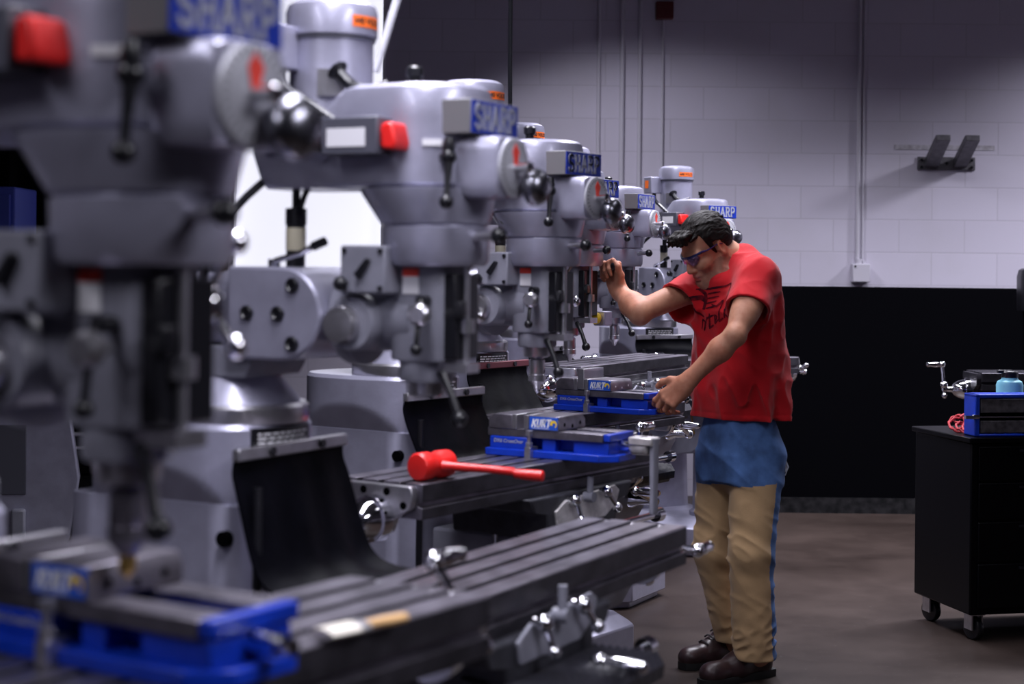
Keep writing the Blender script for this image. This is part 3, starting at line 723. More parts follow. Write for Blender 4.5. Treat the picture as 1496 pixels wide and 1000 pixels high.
mb = MB(); a = W(1255.5, 399, YW); hw, hh = .054, .056
t = thing('junction_box', (a.x, YW, a.z), 0, 'white square box on the wall at the foot of the conduits', 'electrical box')
part('box', lambda mb: mb.box(-hw, hw, -.065, -.002, -hh, hh), 'pipe', t, bevel=.004)
part('cover_screw', lambda mb: mb.cyl((-hw + .015, -.066, hh - .015), (-hw + .015, -.070, hh - .015), .006, n=10), 'black', t)
part('coupling', lambda mb: (mb.cyl((-.010, -.03, hh), (-.010, -.03, hh + .03), .018), mb.cyl((.02, -.03, hh), (.02, -.03, hh + .02), .011)), 'pipe', t)
a = W(1261, 281, YW)
# alarm
a = W(970, 17, YW)
M['alarm'] = mat('dark red alarm', (.10, .012, .015), .5)
t = thing('alarm_box', (a.x, YW, a.z), 0, 'small dark red alarm box high on the block wall', 'alarm')
part('housing', lambda mb: mb.box(-.054, .054, -.07, -.001, -.054, .054), 'alarm', t, bevel=.006)
part('grille', lambda mb: [mb.box(-.035, .035, -.074, -.068, z - .004, z + .004) for z in (-.03, -.012, .006, .024)], 'alarm', t)
# bracket
a = W(1382, 239, YW)
M['bracket'] = mat('dark steel bracket', (.115, .11, .125), .45, .4, .2, 30)
t = thing('wall_bracket', (a.x, YW, a.z), 0, 'dark steel bracket with two raised arms bolted to the block wall', 'bracket')
part('back_plate', lambda mb: mb.box(-.180, .180, -.012, -.001, -.042, .040), 'bracket', t, bevel=.004)
for s, x in ((0, -.092), (1, .085)):
    part('arm', lambda mb: mb.prism([(-.012, -.025), (-.012, .03), (-.27, .155), (-.30, .155), (-.30, .12)], (x - .042, 0, 0), (0, 1, 0), (0, 0, 1), (.084, 0, 0)), 'bracket', t, bevel=.003)
def b_wb(mb):
    for x, z in ((-.155, .02), (-.155, -.025), (0, 0), (.155, .02), (.155, -.025)): mb.cyl((x, -.012, z), (x, -.020, z), .009, n=12)
part('bolt', b_wb, 'black', t)

# scuff strip above the bracket (rust streak on paint)
M['scuff'] = mat('rust streak', (.30, .28, .31), .7, 0, 0, 25, noise_col=(.50, .48, .54))
a = W(1380, 216, YW)
mb = MB(); mb.box(-.31, .31, -.003, 0, -.014, .016)
o = link('paint_scuff', mb.mesh('paint_scuff', M['scuff'])); o.location = (a.x, YW, a.z); tag(o, 'long horizontal rust streak on the wall behind the dark bracket', 'paint scuff')

# hanging cable and diagonal tube
mb = MB(); p = W(746, 0, 5.2); q = W(746.5, 150, 5.2); mb.tube([(0, 0, 4.6 - 1.76), (0, 0, .3), (0.004, 0, 0.0), (.0, 0.02, -.30)], .0068)
o = link('hanging_cable', mb.mesh('hanging_cable', M['black'])); o.location = (p.x, p.y, 1.76); tag(o, 'black cable hanging straight down from above, left of the second blue sign', 'cable')
p0 = W(548, 105, 3.5); p1 = W(583, -10, 3.5); dd = (p1 - p0)
M['tube'] = mat('pale flexible tube', (.62, .62, .68), .4, 0, .1, 60)
mb = MB(); mb.tube([(0, 0, 0), dd, dd * 2, dd * 3 + Vector((0, 0, .3)), dd * 5.2 + Vector((0, .2, 1.9))], .0085)
o = link('flexible_conduit', mb.mesh('flexible_conduit', M['tube'])); o.location = p0; tag(o, 'pale slanted flexible conduit beside the second mill\'s motor', 'pipe')

# black curtain left of the bright window
M['curtain'] = mat('black welding curtain', (.004, .004, .006), .6, spec=.2)
def b_cu(mb):
    n = 120; x0, x1 = -5.0, -1.66; vs = []; fs = []
    for z in (.05, 3.6):
        for i in range(n + 1):
            x = x0 + (x1 - x0) * i / n; vs.append((x, 9.75 + .05 * math.sin(i * .9), z))
    for z in (.05, 3.6):
        for i in range(n + 1):
            x = x0 + (x1 - x0) * i / n; vs.append((x, 9.756 + .05 * math.sin(i * .9), z))
    w = n + 1
    for i in range(n):
        fs += [(i, i + 1, w + i + 1, w + i), (2 * w + i, 3 * w + i, 3 * w + i + 1, 2 * w + i + 1), (i, 2 * w + i, 2 * w + i + 1, i + 1), (w + i, w + i + 1, 3 * w + i + 1, 3 * w + i)]
    fs += [(0, w, 3 * w, 2 * w), (n, 2 * w + n, 3 * w + n, w + n)]
    mb.add(vs, fs)
mb = MB(); b_cu(mb); cu_t = thing('welding_curtain', (0, 0, 0), 0, 'tall black curtain at the back left, beside the bright window', 'curtain')
link('cloth', mb.mesh('cloth', M['curtain']), cu_t)
part('curtain_rail', lambda mb: mb.cyl((-5, 9.75, 3.62), (-1.62, 9.75, 3.62), .02), 'black', cu_t)

# black partition on the right
t = thing('black_partition', (2.6, 9.75, 0), 0, 'long black waist high partition in front of the block wall, right of the man', 'partition')
part('panel', lambda mb: mb.box(-1.5, 2.6, 0, .06, .09, 1.318), 'matte', t)
M['worn'] = mat('worn black and white skirting', (.006, .006, .007), .8, 0, 0, 22, noise_col=(.02, .019, .021), spec=.1)
part('worn_skirting', lambda mb: mb.box(-1.5, 2.6, -.005, .06, .0, .09), 'worn', t)

# black rounded hood on top of the partition at the right edge
a = W(1494, 408, 9.3)
t = thing('machine_hood', (a.x + .055, 9.3, 0), 0, 'black rounded hood rising above the partition at the right edge', 'machine')
part('hood', lambda mb: mb.loft([[(x, y, z) for x, y in rr(superell(.075 * k, .075 * k, 5), 32)] for z, k in ((1.2, .95), (1.22, 1), (1.39, 1), (1.425, .9), (1.435, .7))]), 'black', t)
part('post', lambda mb: mb.cyl((0, 0, 0), (0, 0, 1.21), .05), 'matte', t)

# half-seen mill table at the right, dim light put into its dark colours
t = thing('milling_table', (2.82, 8.2, 0), -R(88), 'dark mill table with a chrome crank at the right edge, behind the cart', 'milling table')
tb = part('table', b_table, 'darksteel', t, loc=(0, 0, .93))
part('end_bracket', b_bracket, 'darksteel', tb, loc=(0, -.56, 0))
part('handwheel_hub', b_hub, 'chrome', tb, loc=(0, -.56, 0), key='hub')
part('hand_crank', b_crank, 'chrome', tb, loc=(0, -.60, -.068), rot=(0, R(-10), 0), key='crank')
part('saddle', (lambda mb: mb.box(-.16, .15, -.2, .2, -.20, -.083)), 'matte', t, loc=(0, 0, .93))
part('knee', lambda mb: mb.box(-.25, .22, -.135, .135, .18, .73), 'matte', t)
part('base', lambda mb: mb.box(-.5, .3, -.2, .2, 0, .18), 'matte', t)

# ------------------------------------------------------------------ grey machine tool at the far left
t = thing('lathe', (-2.3, 7.2, 0), R(12), 'grey and black machine tool with sloping guard at the far left', 'machine tool')
part('body', lambda mb: (mb.box(-.9, .95, .1, .8, .0, .42), mb.box(-.9, .95, .55, .8, .42, 1.25)), 'matte', t, bevel=.01)
gd = part('side_guard', lambda mb: mb.prism([(-.30, .02), (.20, .02), (.40, .22), (.44, .48), (.40, .76), (-.30, .76)], (0, -.05, 0), (1, 0, 0), (0, 0, 1), (0, .12, 0)), 'paint', t, bevel=.008)
part('guard_window', lambda mb: mb.box(-.30, .22, -.062, -.05, .42, .72), 'dgrey', gd, bevel=.004)
part('guard_handle', lambda mb: mb.box(.16, .22, -.09, -.05, .20, .36), 'paint2', gd, bevel=.01)
for z, r in ((.66, .010), (.60, .008)):
    part('guide_rod', lambda mb: mb.cyl((.3, .10, z), (.95, .10, z), r), 'brightsteel', t)
part('tray', lambda mb: mb.box(.5, .85, .02, .10, .385, .41), 'brightsteel', t)
part('blue_cover', lambda mb: mb.box(-.45, .42, .35, .7, 1.36, 1.78), 'bluecover', t, bevel=.01) if False else None
M['bluecover'] = mat('pale blue sheet', (.13, .19, .85), .5)
a = W(10, 325, 8.6)
t2 = thing('blue_cabinet', (a.x - .36, 8.6, 0), 0, 'blue cabinet at the left edge, behind the nearest mill head', 'cabinet')
part('carcass', lambda mb: mb.box(-.40, .40, 0, .4, 0, 1.80), 'bluecover', t2, bevel=.01)
part('door', lambda mb: mb.box(-.38, .38, -.02, 0, .06, 1.76), 'bluecover', t2, bevel=.006)
part('door_handle', lambda mb: mb.box(.30, .33, -.05, -.02, .9, 1.05), 'black', t2)

# ------------------------------------------------------------------ tool cart
ct = thing('tool_cart', (1.76, 6.40, 0), -R(-13.6), 'black steel tool cart on casters at the right edge', 'cart')
M['cartblack'] = mat('black cart enamel', (.0015, .0015, .0025), .35, spec=.12)
part('cabinet', lambda mb: mb.box(0, .95, 0, .455, .105, .765), 'cartblack', ct, bevel=.006)
part('cart_top', lambda mb: mb.box(-.012, .96, -.012, .467, .765, .785), 'cartblack', ct, bevel=.004)
for k in range(4):
    z0, z1 = ((.13, .30), (.31, .46), (.47, .61), (.62, .75))[k]
    dr = part('drawer', lambda mb: mb.box(.03, .92, -.008, 0, z0, z1), 'cartblack', ct, bevel=.003)
    part('drawer_pull', lambda mb: mb.box(.20, .75, -.022, -.008, z1 - .02, z1 - .012), 'black', dr)
for x, y in ((.05, .06), (.05, .40), (.90, .06), (.90, .40)):
    cs = part('caster', lambda mb: mb.lathe([(.030, -.016), (.042, -.014), (.046, -.008), (.046, .008), (.042, .014), (.030, .016)], (0, 0, .046), (1, .25, 0), 28), 'black', ct, loc=(x, y, 0), key='caster')
    part('caster_fork', lambda mb: (mb.box(-.024, -.018, -.03, .03, .04, .105), mb.box(.018, .024, -.03, .03, .04, .105), mb.box(-.03, .03, -.035, .035, .098, .106)), 'brightsteel', cs, key='fork')

# things on the cart
CZ = .785
a = W(1424, 645, 6.46)
cs = thing('blue_case', (1.785, 6.425, CZ), -R(-10), 'blue framed case with two dark grey panels standing on the black cart', 'case')
def b_fr(mb):
    mb.box(-.005, .34, 0, .10, 0, .012); mb.box(-.005, .34, 0, .10, .148, .164); mb.box(-.005, .016, 0, .10, 0, .164); mb.box(.324, .345, 0, .10, 0, .164); mb.box(.0, .34, .06, .10, 0, .16)
part('frame', b_fr, 'blue', cs, bevel=.005)
M['panel'] = mat('dark mottled panel', (.085, .08, .09), .4, .3, .4, 40)
part('panel', lambda mb: mb.box(.020, .322, .005, .06, .092, .146), 'panel', cs, bevel=.003)
part('panel', lambda mb: mb.box(.020, .322, .005, .06, .014, .062), 'panel', cs, bevel=.003)
part('divider', lambda mb: mb.box(.020, .322, .02, .06, .063, .091), 'matte', cs)
part('latch_bar', lambda mb: (mb.cyl((.0, .004, .077), (.32, .004, .077), .003), mb.box(-.045, -.008, -.006, .012, .070, .083), mb.cyl((-.012, .003, .077), (.01, .003, .077), .010)), 'chrome', cs)
a = W(1470, 570, 6.75)
M['teal'] = mat('pale teal plastic', (.20, .52, .66), .4)
bt = thing('water_bottle', (a.x + .005, 6.72, CZ), 0, 'pale teal bottle with a black cap behind the blue case', 'bottle')
part('body', lambda mb: mb.lathe([(.048, 0), (.053, .006), (.053, .182), (.048, .195), (.034, .203), (.031, .212)], n=36), 'teal', bt)
part('cap', lambda mb: (mb.lathe([(.030, .208), (.033, .212), (.033, .232), (.028, .238)], n=28), mb.box(-.05, .012, -.012, .012, .228, .241)), 'black', bt, bevel=.003)
def b_rope(mb):
    for (cx, cz, rx, rz, tilt, y) in ((0, .030, .045, .026, .1, 0), (.012, .022, .035, .018, -.2, -.02), (-.012, .038, .030, .024, .4, .015), (.020, .050, .038, .016, .3, .03), (.03, .02, .03, .014, .0, -.03)):
        pts = []
        for k in range(29):
            an = 2 * math.pi * k / 28
            pts.append((cx + rx * math.cos(an), y + .03 * math.sin(an) + .004 * math.sin(5 * an), max(.005, cz + rz * math.sin(an + tilt) + .003 * math.sin(7 * an))))
        mb.tube(pts, .0045, 8)
    mb.tube([(.0, .01, .06), (.03, .02, .075), (.055, .03, .082)], .0045, 8)
mb = MB(); b_rope(mb)
M['rope'] = mat('red cord', (.42, .02, .03), .7, 0, .3, 200)
a = W(1408, 640, 6.5)
o = link('cord_bundle', mb.mesh('cord_bundle', M['rope'])); o.location = (a.x + .015, 6.60, CZ); tag(o, 'bundle of red cord on the cart left of the blue case', 'cord')
# ------------------------------------------------------------------ figure: signed distance shapes turned into one skin
def nv(v): v = np.array(v, float); return v / np.linalg.norm(v)
def A3(v): return np.array((v[0], v[1], v[2]), float)
class Sh:
    def __init__(s): s.ops = []
    def add(s, fn, c, rad, k=.02, op='u'): s.ops.append((fn, np.array(c, float), rad, k, op)); return s
    def cone(s, a, b, r0, r1, k=.02, op='u', squash=None):
        a = A3(a); b = A3(b); ab = b - a; L2 = float(ab @ ab) + 1e-12
        if squash is None:
            def fn(p):
                t = np.clip(((p - a) @ ab) / L2, 0, 1); q = p - a - t[:, None] * ab
                return np.sqrt((q * q).sum(1)) - (r0 + (r1 - r0) * t)
        else:
            n, f = nv(squash[0]), squash[1]      # flattened along n by factor f
            def fn(p):
                t = np.clip(((p - a) @ ab) / L2, 0, 1); q = p - a - t[:, None] * ab
                h = q @ n; q = q + (h * (1 / f - 1))[:, None] * n
                return (np.sqrt((q * q).sum(1)) - (r0 + (r1 - r0) * t)) * min(1, f)
        return s.add(fn, (a + b) / 2, math.sqrt(L2) / 2 + max(r0, r1) * 1.05, k, op)
    def ell(s, c, r, Rm=None, k=.02, op='u'):
        c = A3(c); r = np.array(r, float); Rm = np.eye(3) if Rm is None else Rm      # rows are the axes
        def fn(p):
            q = ((p - c) @ Rm.T) / r; n = np.sqrt((q * q).sum(1)) + 1e-9
            g = np.sqrt(((q / r) ** 2).sum(1)) + 1e-9
            return n * (n - 1) / g
        return s.add(fn, c, float(r.max()), k, op)
    def sweep(s, lev, sd, cd, e=2.4, k=.02, op='u', zlo=None, zhi=None):
        """lev: (z, x, y, half width along sd, half depth along cd)"""
        lev = np.array(sorted(lev)); z = lev[:, 0]; sd = nv(sd)[:2]; cd = nv(cd)[:2]
        lo = z[0] if zlo is None else zlo; hi = z[-1] if zhi is None else zhi
        def fn(p):
            zz = np.clip(p[:, 2], z[0], z[-1])
            x = np.interp(zz, z, lev[:, 1]); y = np.interp(zz, z, lev[:, 2]); w = np.interp(zz, z, lev[:, 3]); d = np.interp(zz, z, lev[:, 4])
            dx = p[:, 0] - x; dy = p[:, 1] - y
            u = np.abs(dx * sd[0] + dy * sd[1]) / w; v = np.abs(dx * cd[0] + dy * cd[1]) / d
            n = (u ** e + v ** e) ** (1 / e)
            r = (n - 1) * np.minimum(w, d)
            return np.maximum(r, np.maximum(lo - p[:, 2], p[:, 2] - hi))
        c = ((lev[:, 1].mean()), lev[:, 2].mean(), (lo + hi) / 2)
        return s.add(fn, c, math.hypot((hi - lo) / 2, lev[:, 3:].max()) + .08, k, op)
    def eval(s, p, c=None, rad=None):
        d = np.full(len(p), 10.0)
        for fn, oc, orad, k, op in s.ops:
            if c is not None and np.linalg.norm(oc - c) > orad + rad + .05: continue
            e = fn(p)
            if op == 'u':
                if k > 0:
                    h = np.clip(.5 + .5 * (d - e) / k, 0, 1); d = d + (e - d) * h - k * h * (1 - h)
                else: d = np.minimum(d, e)
            elif op == 's':
                if k > 0:
                    h = np.clip(.5 - .5 * (d + e) / k, 0, 1); d = d + (-e - d) * h + k * h * (1 - h)
                else: d = np.maximum(d, -e)
            elif op == 'i': d = np.maximum(d, e)
            elif op == 'd': d = d + e
        return d
    def net(s, lo, hi, vox):
        lo = np.array(lo, float); n = np.ceil((np.array(hi) - lo) / vox).astype(int) + 1
        bs = 16; nb = np.ceil(n / bs).astype(int); n = nb * bs + 1
        V = np.full(n, 1.0, np.float32); ar = np.arange(bs + 1)
        g = np.stack(np.meshgrid(ar, ar, ar, indexing='ij'), -1).reshape(-1, 3) * vox
        hd = bs * vox * math.sqrt(3) / 2
        for ix in range(nb[0]):
            for iy in range(nb[1]):
                for iz in range(nb[2]):
                    o = lo + np.array((ix, iy, iz)) * bs * vox; c = o + bs * vox / 2
                    d0 = s.eval(c[None], c, hd)[0]
                    sl = (slice(ix * bs, ix * bs + bs + 1), slice(iy * bs, iy * bs + bs + 1), slice(iz * bs, iz * bs + bs + 1))
                    if abs(d0) > hd * 1.6 + .03:
                        V[sl] = np.minimum(V[sl], 1.) if d0 > 0 else -1.; continue
                    V[sl] = s.eval(o + g, c, hd).reshape(bs + 1, bs + 1, bs + 1)
        I = V < 0
        cnt = sum(I[a:n[0] - 1 + a, b:n[1] - 1 + b, c:n[2] - 1 + c].astype(np.int8) for a in (0, 1) for b in (0, 1) for c in (0, 1))
        act = np.argwhere((cnt > 0) & (cnt < 8))
        idx = np.full(n - 1, -1, np.int32); idx[tuple(act.T)] = np.arange(len(act))
        cor = [(a, b, c) for a in (0, 1) for b in (0, 1) for c in (0, 1)]
        vals = np.stack([V[act[:, 0] + a, act[:, 1] + b, act[:, 2] + c] for a, b, c in cor], 1)
        acc = np.zeros((len(act), 3)); num = np.zeros(len(act))
        for i in range(8):
            for j in range(i + 1, 8):
                if sum(abs(cor[i][q] - cor[j][q]) for q in range(3)) != 1: continue
                vi, vj = vals[:, i], vals[:, j]; m = (vi < 0) != (vj < 0)
                t = np.where(m, vi / np.where(m, vi - vj, 1), 0)[:, None]
                acc += m[:, None] * (np.array(cor[i]) + t * (np.array(cor[j]) - np.array(cor[i]))); num += m
        vs = lo + (act + acc / num[:, None]) * vox
        fs = []
        for ax in range(3):
            b, c = (ax + 1) % 3, (ax + 2) % 3
            sa = [slice(None)] * 3; sb = [slice(None)] * 3
            sa[ax] = slice(0, n[ax] - 1); sb[ax] = slice(1, n[ax])
            ch = I[tuple(sa)] != I[tuple(sb)]
            e = np.argwhere(ch); ok = (e[:, b] > 0) & (e[:, c] > 0) & (e[:, b] < n[b] - 1) & (e[:, c] < n[c] - 1); e = e[ok]
            def cell(db, dc):
                q = e.copy(); q[:, b] += db; q[:, c] += dc; return idx[tuple(q.T)]
            f = np.stack([cell(-1, -1), cell(0, -1), cell(0, 0), cell(-1, 0)], 1)
            ins = I[tuple(e.T)]
            f[~ins] = f[~ins][:, ::-1]; fs.append(f)
        return vs, np.concatenate(fs)

def net_obj(name, sh, lo, hi, vox, mats, parent, smooth=2, origin=(0, 0, 0)):
    vs, fs = sh.net(lo, hi, vox)
    # relax a little to lose the voxel look
    nvv = len(vs)
    for _ in range(smooth):
        acc = np.zeros_like(vs); cnt = np.zeros(nvv)
        for i in range(4):
            a, b = fs[:, i], fs[:, (i + 1) % 4]
            np.add.at(acc, a, vs[b]); np.add.at(cnt, a, 1); np.add.at(acc, b, vs[a]); np.add.at(cnt, b, 1)
        vs = vs * .5 + .5 * acc / np.maximum(cnt, 1)[:, None]
    me = bpy.data.meshes.new(name)
    loc = vs - np.array(origin)
    me.vertices.add(nvv); me.vertices.foreach_set('co', loc.ravel().astype(np.float32))
    me.loops.add(fs.size); me.loops.foreach_set('vertex_index', fs.ravel().astype(np.int32))
    me.polygons.add(len(fs)); me.polygons.foreach_set('loop_start', np.arange(0, fs.size, 4, dtype=np.int32))
    me.polygons.foreach_set('use_smooth', np.ones(len(fs), bool))
    me.update(calc_edges=True); me.validate()
    for m in mats: me.materials.append(m)
    o = link(name, me, parent)
    return o, vs, fs
def paint(me, name, col):
    at = me.color_attributes.new(name, 'FLOAT_COLOR', 'POINT')
    at.data.foreach_set('color', np.concatenate([col, np.ones((len(col), 1))], 1).ravel().astype(np.float32))

def noise3(p, seed=0):
    p = p + 100.; i = np.floor(p).astype(np.int64); f = p - i; f = f * f * (3 - 2 * f)
    def h(a, b, c): 
        v = (a * 374761393 + b * 668265263 + c * 2147483647 + seed * 1274126177) & 0xffffffff
        v = ((v ^ (v >> 13)) * 1274126177) & 0xffffffff
        return ((v ^ (v >> 16)) & 0xffff) / 65535.
    r = 0
    for a in (0, 1):
        for b in (0, 1):
            for c in (0, 1):
                r = r + h(i[:, 0] + a, i[:, 1] + b, i[:, 2] + c) * (f[:, 0] if a else 1 - f[:, 0]) * (f[:, 1] if b else 1 - f[:, 1]) * (f[:, 2] if c else 1 - f[:, 2])
    return r
def ridge(p, seed=0):
    return 1 - np.abs(2 * noise3(p, seed) - 1) ** .8
# ---- joints
PC = lambda px, py, d: A3(W(px, py, d))
ORG = np.array((.80, 5.88, 0.))
head_c = PC(1034, 363, 5.86)
psi, pit = R(27), R(33)
hh = np.array((-math.cos(psi), -math.sin(psi), 0)); zz = np.array((0, 0, 1.))
Hf = hh * math.cos(pit) - zz * math.sin(pit); Hu = zz * math.cos(pit) + hh * math.sin(pit); Hl = np.cross(Hu, Hf)
HR = np.stack([Hf, Hl, Hu]); HS = .90
def H(f, l, u): return head_c + (Hf * f + Hl * l + Hu * u) * HS
def hloc(p): return ((p - head_c) @ HR.T) / HS
neck_b = PC(1082, 392, 5.87)
shL, shR = PC(1110, 405, 5.745), PC(1034, 413, 5.98)
elL, wrL = PC(1074, 490, 5.58), PC(1003, 559, 5.645)
elR, wrR = PC(934, 456, 5.86), PC(904, 425, 6.005)
chest_d = nv((-.8, -.6, 0)); side_d = nv((.6, -.8, 0))

body = Sh()
# head
def he(f, l, u, r, k=.02, op='u'): body.ell(H(f, l, u), np.array(r) * HS, HR, k, op)
def hc(a, b, r0, r1, k=.015, op='u'): body.cone(H(*a), H(*b), r0 * HS, r1 * HS, k, op)
he(-.008, 0, .048, (.100, .079, .087), 0)
he(.040, 0, -.025, (.060, .062, .085), .03)
he(.048, 0, -.088, (.046, .048, .034), .03)
hc((.086, -.012, -.108), (.086, .012, -.108), .019, .019, .025)
for s in (-1, 1):
    hc((-.012, s * .060, -.045), (.075, s * .018, -.108), .022, .018, .03)       # jaw line
    he(.066, s * .044, -.028, (.026, .022, .022), .02)                             # cheek
    hc((.094, s * .010, .020), (.078, s * .050, .022), .012, .011, .016)           # brow
    body.ell(H(.099, s * .032, .000), np.array((.014, .017, .011)) * HS, HR, .010, 's')   # eye socket
    he(.083, s * .032, .000, (.0125, .0125, .0125), .003)                          # eyeball
    hc((.093, s * .022, .004), (.090, s * .043, .003), .0035, .003, .004)          # upper lid
    he(.104, s * .012, -.040, (.011, .009, .008), .006)                            # nostril wing
hc((.094, 0, .014), (.117, 0, -.030), .009, .0115, .010)                           # nose
he(.113, 0, -.036, (.012, .011, .009), .008)
he(.094, 0, -.062, (.016, .026, .014), .012)                                       # mouth mound
hc((.103, -.022, -.070), (.103, .022, -.070), .0015, .0015, .004, 's')
he(.104, 0, -.064, (.008, .022, .0055), .004); he(.102, 0, -.077, (.008, .019, .006), .004)
hc((.098, -.012, -.089), (.098, .012, -.089), .003, .003, .008, 's')
for s in (-1, 1):                                                                  # ears
    e0 = H(-.014, s * .080, .0); q = nv(Hl * s * 1.0 - Hf * .45)
    Rm = np.stack([nv(Hf + .1 * Hu), nv(np.cross(Hu, Hf)) , Hu])
    ax1 = nv(Hf * .9 + Hl * s * .35); ax2 = Hu * .97 + Hf * -.12; ax2 = nv(ax2 - ax1 * (ax2 @ ax1)); ax3 = np.cross(ax1, ax2)
    RE = np.stack([ax1, ax3, ax2])
    body.ell(e0, np.array((.021, .010, .033)) * HS, RE, .006)
    body.ell(H(-.010, s * .091, .004), np.array((.012, .009, .021)) * HS, RE, .005, 's')
    body.cone(H(-.006, s * .081, -.024), H(-.008, s * .082, -.030), .008 * HS, .007 * HS, .005)
    body.cone(H(.004, s * .078, -.004), H(.002, s * .077, .004), .006 * HS, .005 * HS, .005)
# neck and trunk
body.cone(H(-.040, 0, -.035), neck_b, .058, .066, .03)
body.cone(H(-.01, .0, -.075), PC(1062, 408, 5.85), .045, .055, .03)
body.cone(neck_b + .045 * side_d - zz * .01, shL + zz * .0, .045, .052, .04)
body.cone(neck_b - .045 * side_d - zz * .01, shR, .045, .052, .04)
def zpx(py, px=1083, d=5.88): return W(px, py, d).z
body.sweep([(zpx(615), .800, 5.88, .120, .08), (zpx(560), .800, 5.88, .145, .09), (zpx(480), .795, 5.88, .165, .105), (zpx(430), .79, 5.88, .165, .105), (zpx(400), .79, 5.88, .12, .07)], side_d, chest_d, 2.2, .05)
# arms
body.cone(shL, elL, .050, .034, .03)
body.ell(shL * .5 + elL * .5 + np.array((0, -.008, 0)), (.048, .046, .10), np.stack([nv(np.cross(elL - shL, (0, 0, 1))), nv(np.cross(np.cross(elL - shL, (0, 0, 1)), elL - shL)), nv(elL - shL)]), .03)
fL = elL + (wrL - elL) * .3
body.cone(elL, fL, .034, .036, .02); body.cone(fL, wrL, .036, .0255, .03)
body.cone(elL + np.array((.008, .0, -.008)), elL + np.array((.008, 0, -.008)), .020, .020, .02)
body.cone(shR, elR, .050, .039, .03)
fR = elR + (wrR - elR) * .33
body.cone(elR, fR, .039, .041, .02); body.cone(fR, wrR, .041, .028, .03)
body.cone(elR + np.array((.004, 0, -.016)), elR + np.array((.004, 0, -.016)), .029, .029, .02)

def hand(wr, x, z, left, curls, spread=.05, thumb=None, sc=1.0, thumb_r=.0105, fat=1.):
    x = nv(x); z = np.array(z, float); z = nv(z - x * (z @ x)); y = np.cross(x, z) if left else np.cross(z, x)
    P = lambda a, b, c: wr + (x * a + y * b + z * c) * sc
    RmP = np.stack([x, y, z])
    body.cone(wr - x * .01, P(.02, 0, 0), .029 * sc, .029 * sc, .02, squash=(z, .75))
    # palm: five metacarpal rays
    bases = [(.092, .030), (.096, .010), (.091, -.011), (.082, -.030)]
    for bx, by in bases: body.cone(P(.012, by * .55, 0), P(bx, by, .002), .0155 * sc, .0115 * sc, .014)
    body.ell(P(.035, .026, -.011), np.array((.034, .016, .014)) * sc, RmP, .015)
    body.ell(P(.038, -.024, -.010), np.array((.034, .014, .012)) * sc, RmP, .015)
    nails = []
    lens = [(.043, .026, .021), (.047, .030, .022), (.043, .028, .021), (.034, .021, .019)]
    for i, ((bx, by), ln, cu) in enumerate(zip(bases, lens, curls)):
        p = P(bx, by, .001); ang = 0; sp = (1.5 - i) * spread
        r0 = (.0098, .0100, .0095, .0085)[i] * sc * fat
        body.cone(p, p, r0 * 1.18, r0 * 1.18, .006)
        for j, l in enumerate(ln):
            ang += cu[j]
            dr = nv(x * math.cos(ang) - z * math.sin(ang) + y * sp * (1 if j == 0 else .6))
            q = p + dr * l * sc
            r1 = r0 * (.90, .90, .82)[j]
            body.cone(p, q, r0, r1, .0035 if j else .005)
            if j < 2: body.cone(q, q, r1 * 1.10, r1 * 1.10, .004)
            p, r0 = q, r1
    t = thumb
    p = P(.020, .024, -.006)
    for (a, b, c), r in zip(t, (thumb_r * 1.25, thumb_r * 1.1, thumb_r, thumb_r * .85)):
        q = P(a, b, c); body.cone(p, q, r * 1.08 * sc, r * sc, .008); p = q
# left hand, palm over the end of the vise
hand(wrL, (-.52, .26, -.52), (-.34, -.84, .38), True, [(.30, .50, .30), (.45, .60, .35), (.60, .65, .40), (.75, .65, .40)], .06,
     thumb=[(.042, .046, .002), (.072, .062, -.002), (.098, .066, -.012)], sc=1.0, fat=1.12)
# right hand closed on the lever
lev_a = A3(L4(.0, .128, 1.375)); xR = nv((-.24, .20, .95)); ldir = nv((.85, -.2, .45))
for _ in range(6):
    thR = nv(ldir - xR * (ldir @ xR)); zR = np.cross(xR, thR)
    grip = wrR + xR * .080 - zR * .031; ldir = nv(grip - lev_a)
hand(wrR, xR, zR, False, [(1.36, 1.50, .45), (1.40, 1.50, .45), (1.40, 1.52, .45), (1.42, 1.55, .45)], .0, thumb=[(.046, .046, -.014), (.078, .056, -.028), (.104, .046, -.034)], sc=.98, fat=1.05)
inv4 = m4_frame.inverted()
la, lb = inv4 @ Vector(lev_a), inv4 @ Vector(grip)
ld = (lb - la).normalized()
part('pull_lever', lambda mb: (mb.cyl(la - ld * .02, lb - ld * .03, .0085), mb.ball(la, .02)), 'black', HUB4)
part('lever_grip', lambda mb: mb.lathe([(.010, 0), (.0135, .02), (.0135, .10), (.0155, .112), (.012, .12)], lb - ld * .065, ld, 18), 'rubber', HUB4)
# legs under the jeans
hipL, hipR = PC(1106, 668, 5.82), PC(1056, 668, 5.945)
knL, knR = PC(1097, 808, 5.755), PC(1043, 806, 5.93)
anL, anR = PC(1104, 950, 5.815), PC(1073, 928, 6.0)
body.sweep([(zpx(685), .805, 5.88, .11, .07), (zpx(650), .805, 5.88, .13, .085), (zpx(600), .80, 5.88, .12, .08)], nv((.43, -.9, 0)), nv((-.9, -.43, 0)), 2.2, .04)
for hp, kn_, an in ((hipL, knL, anL), (hipR, knR, anR)):
    body.cone(hp, kn_, .075, .052, .03); body.cone(kn_, an, .052, .038, .03)
toeL, heelL = np.array((.700, 5.722, 0)), np.array((.885, 5.858, 0))
toeR, heelR = np.array((.652, 5.955, 0)), np.array((.815, 6.055, 0))
for an, tp, hl in ((anL, toeL, heelL), (anR, toeR, heelR)):
    body.cone(an, hl + zz * .06, .038, .034, .03); body.cone(hl + zz * .05, tp + zz * .035, .034, .026, .03)

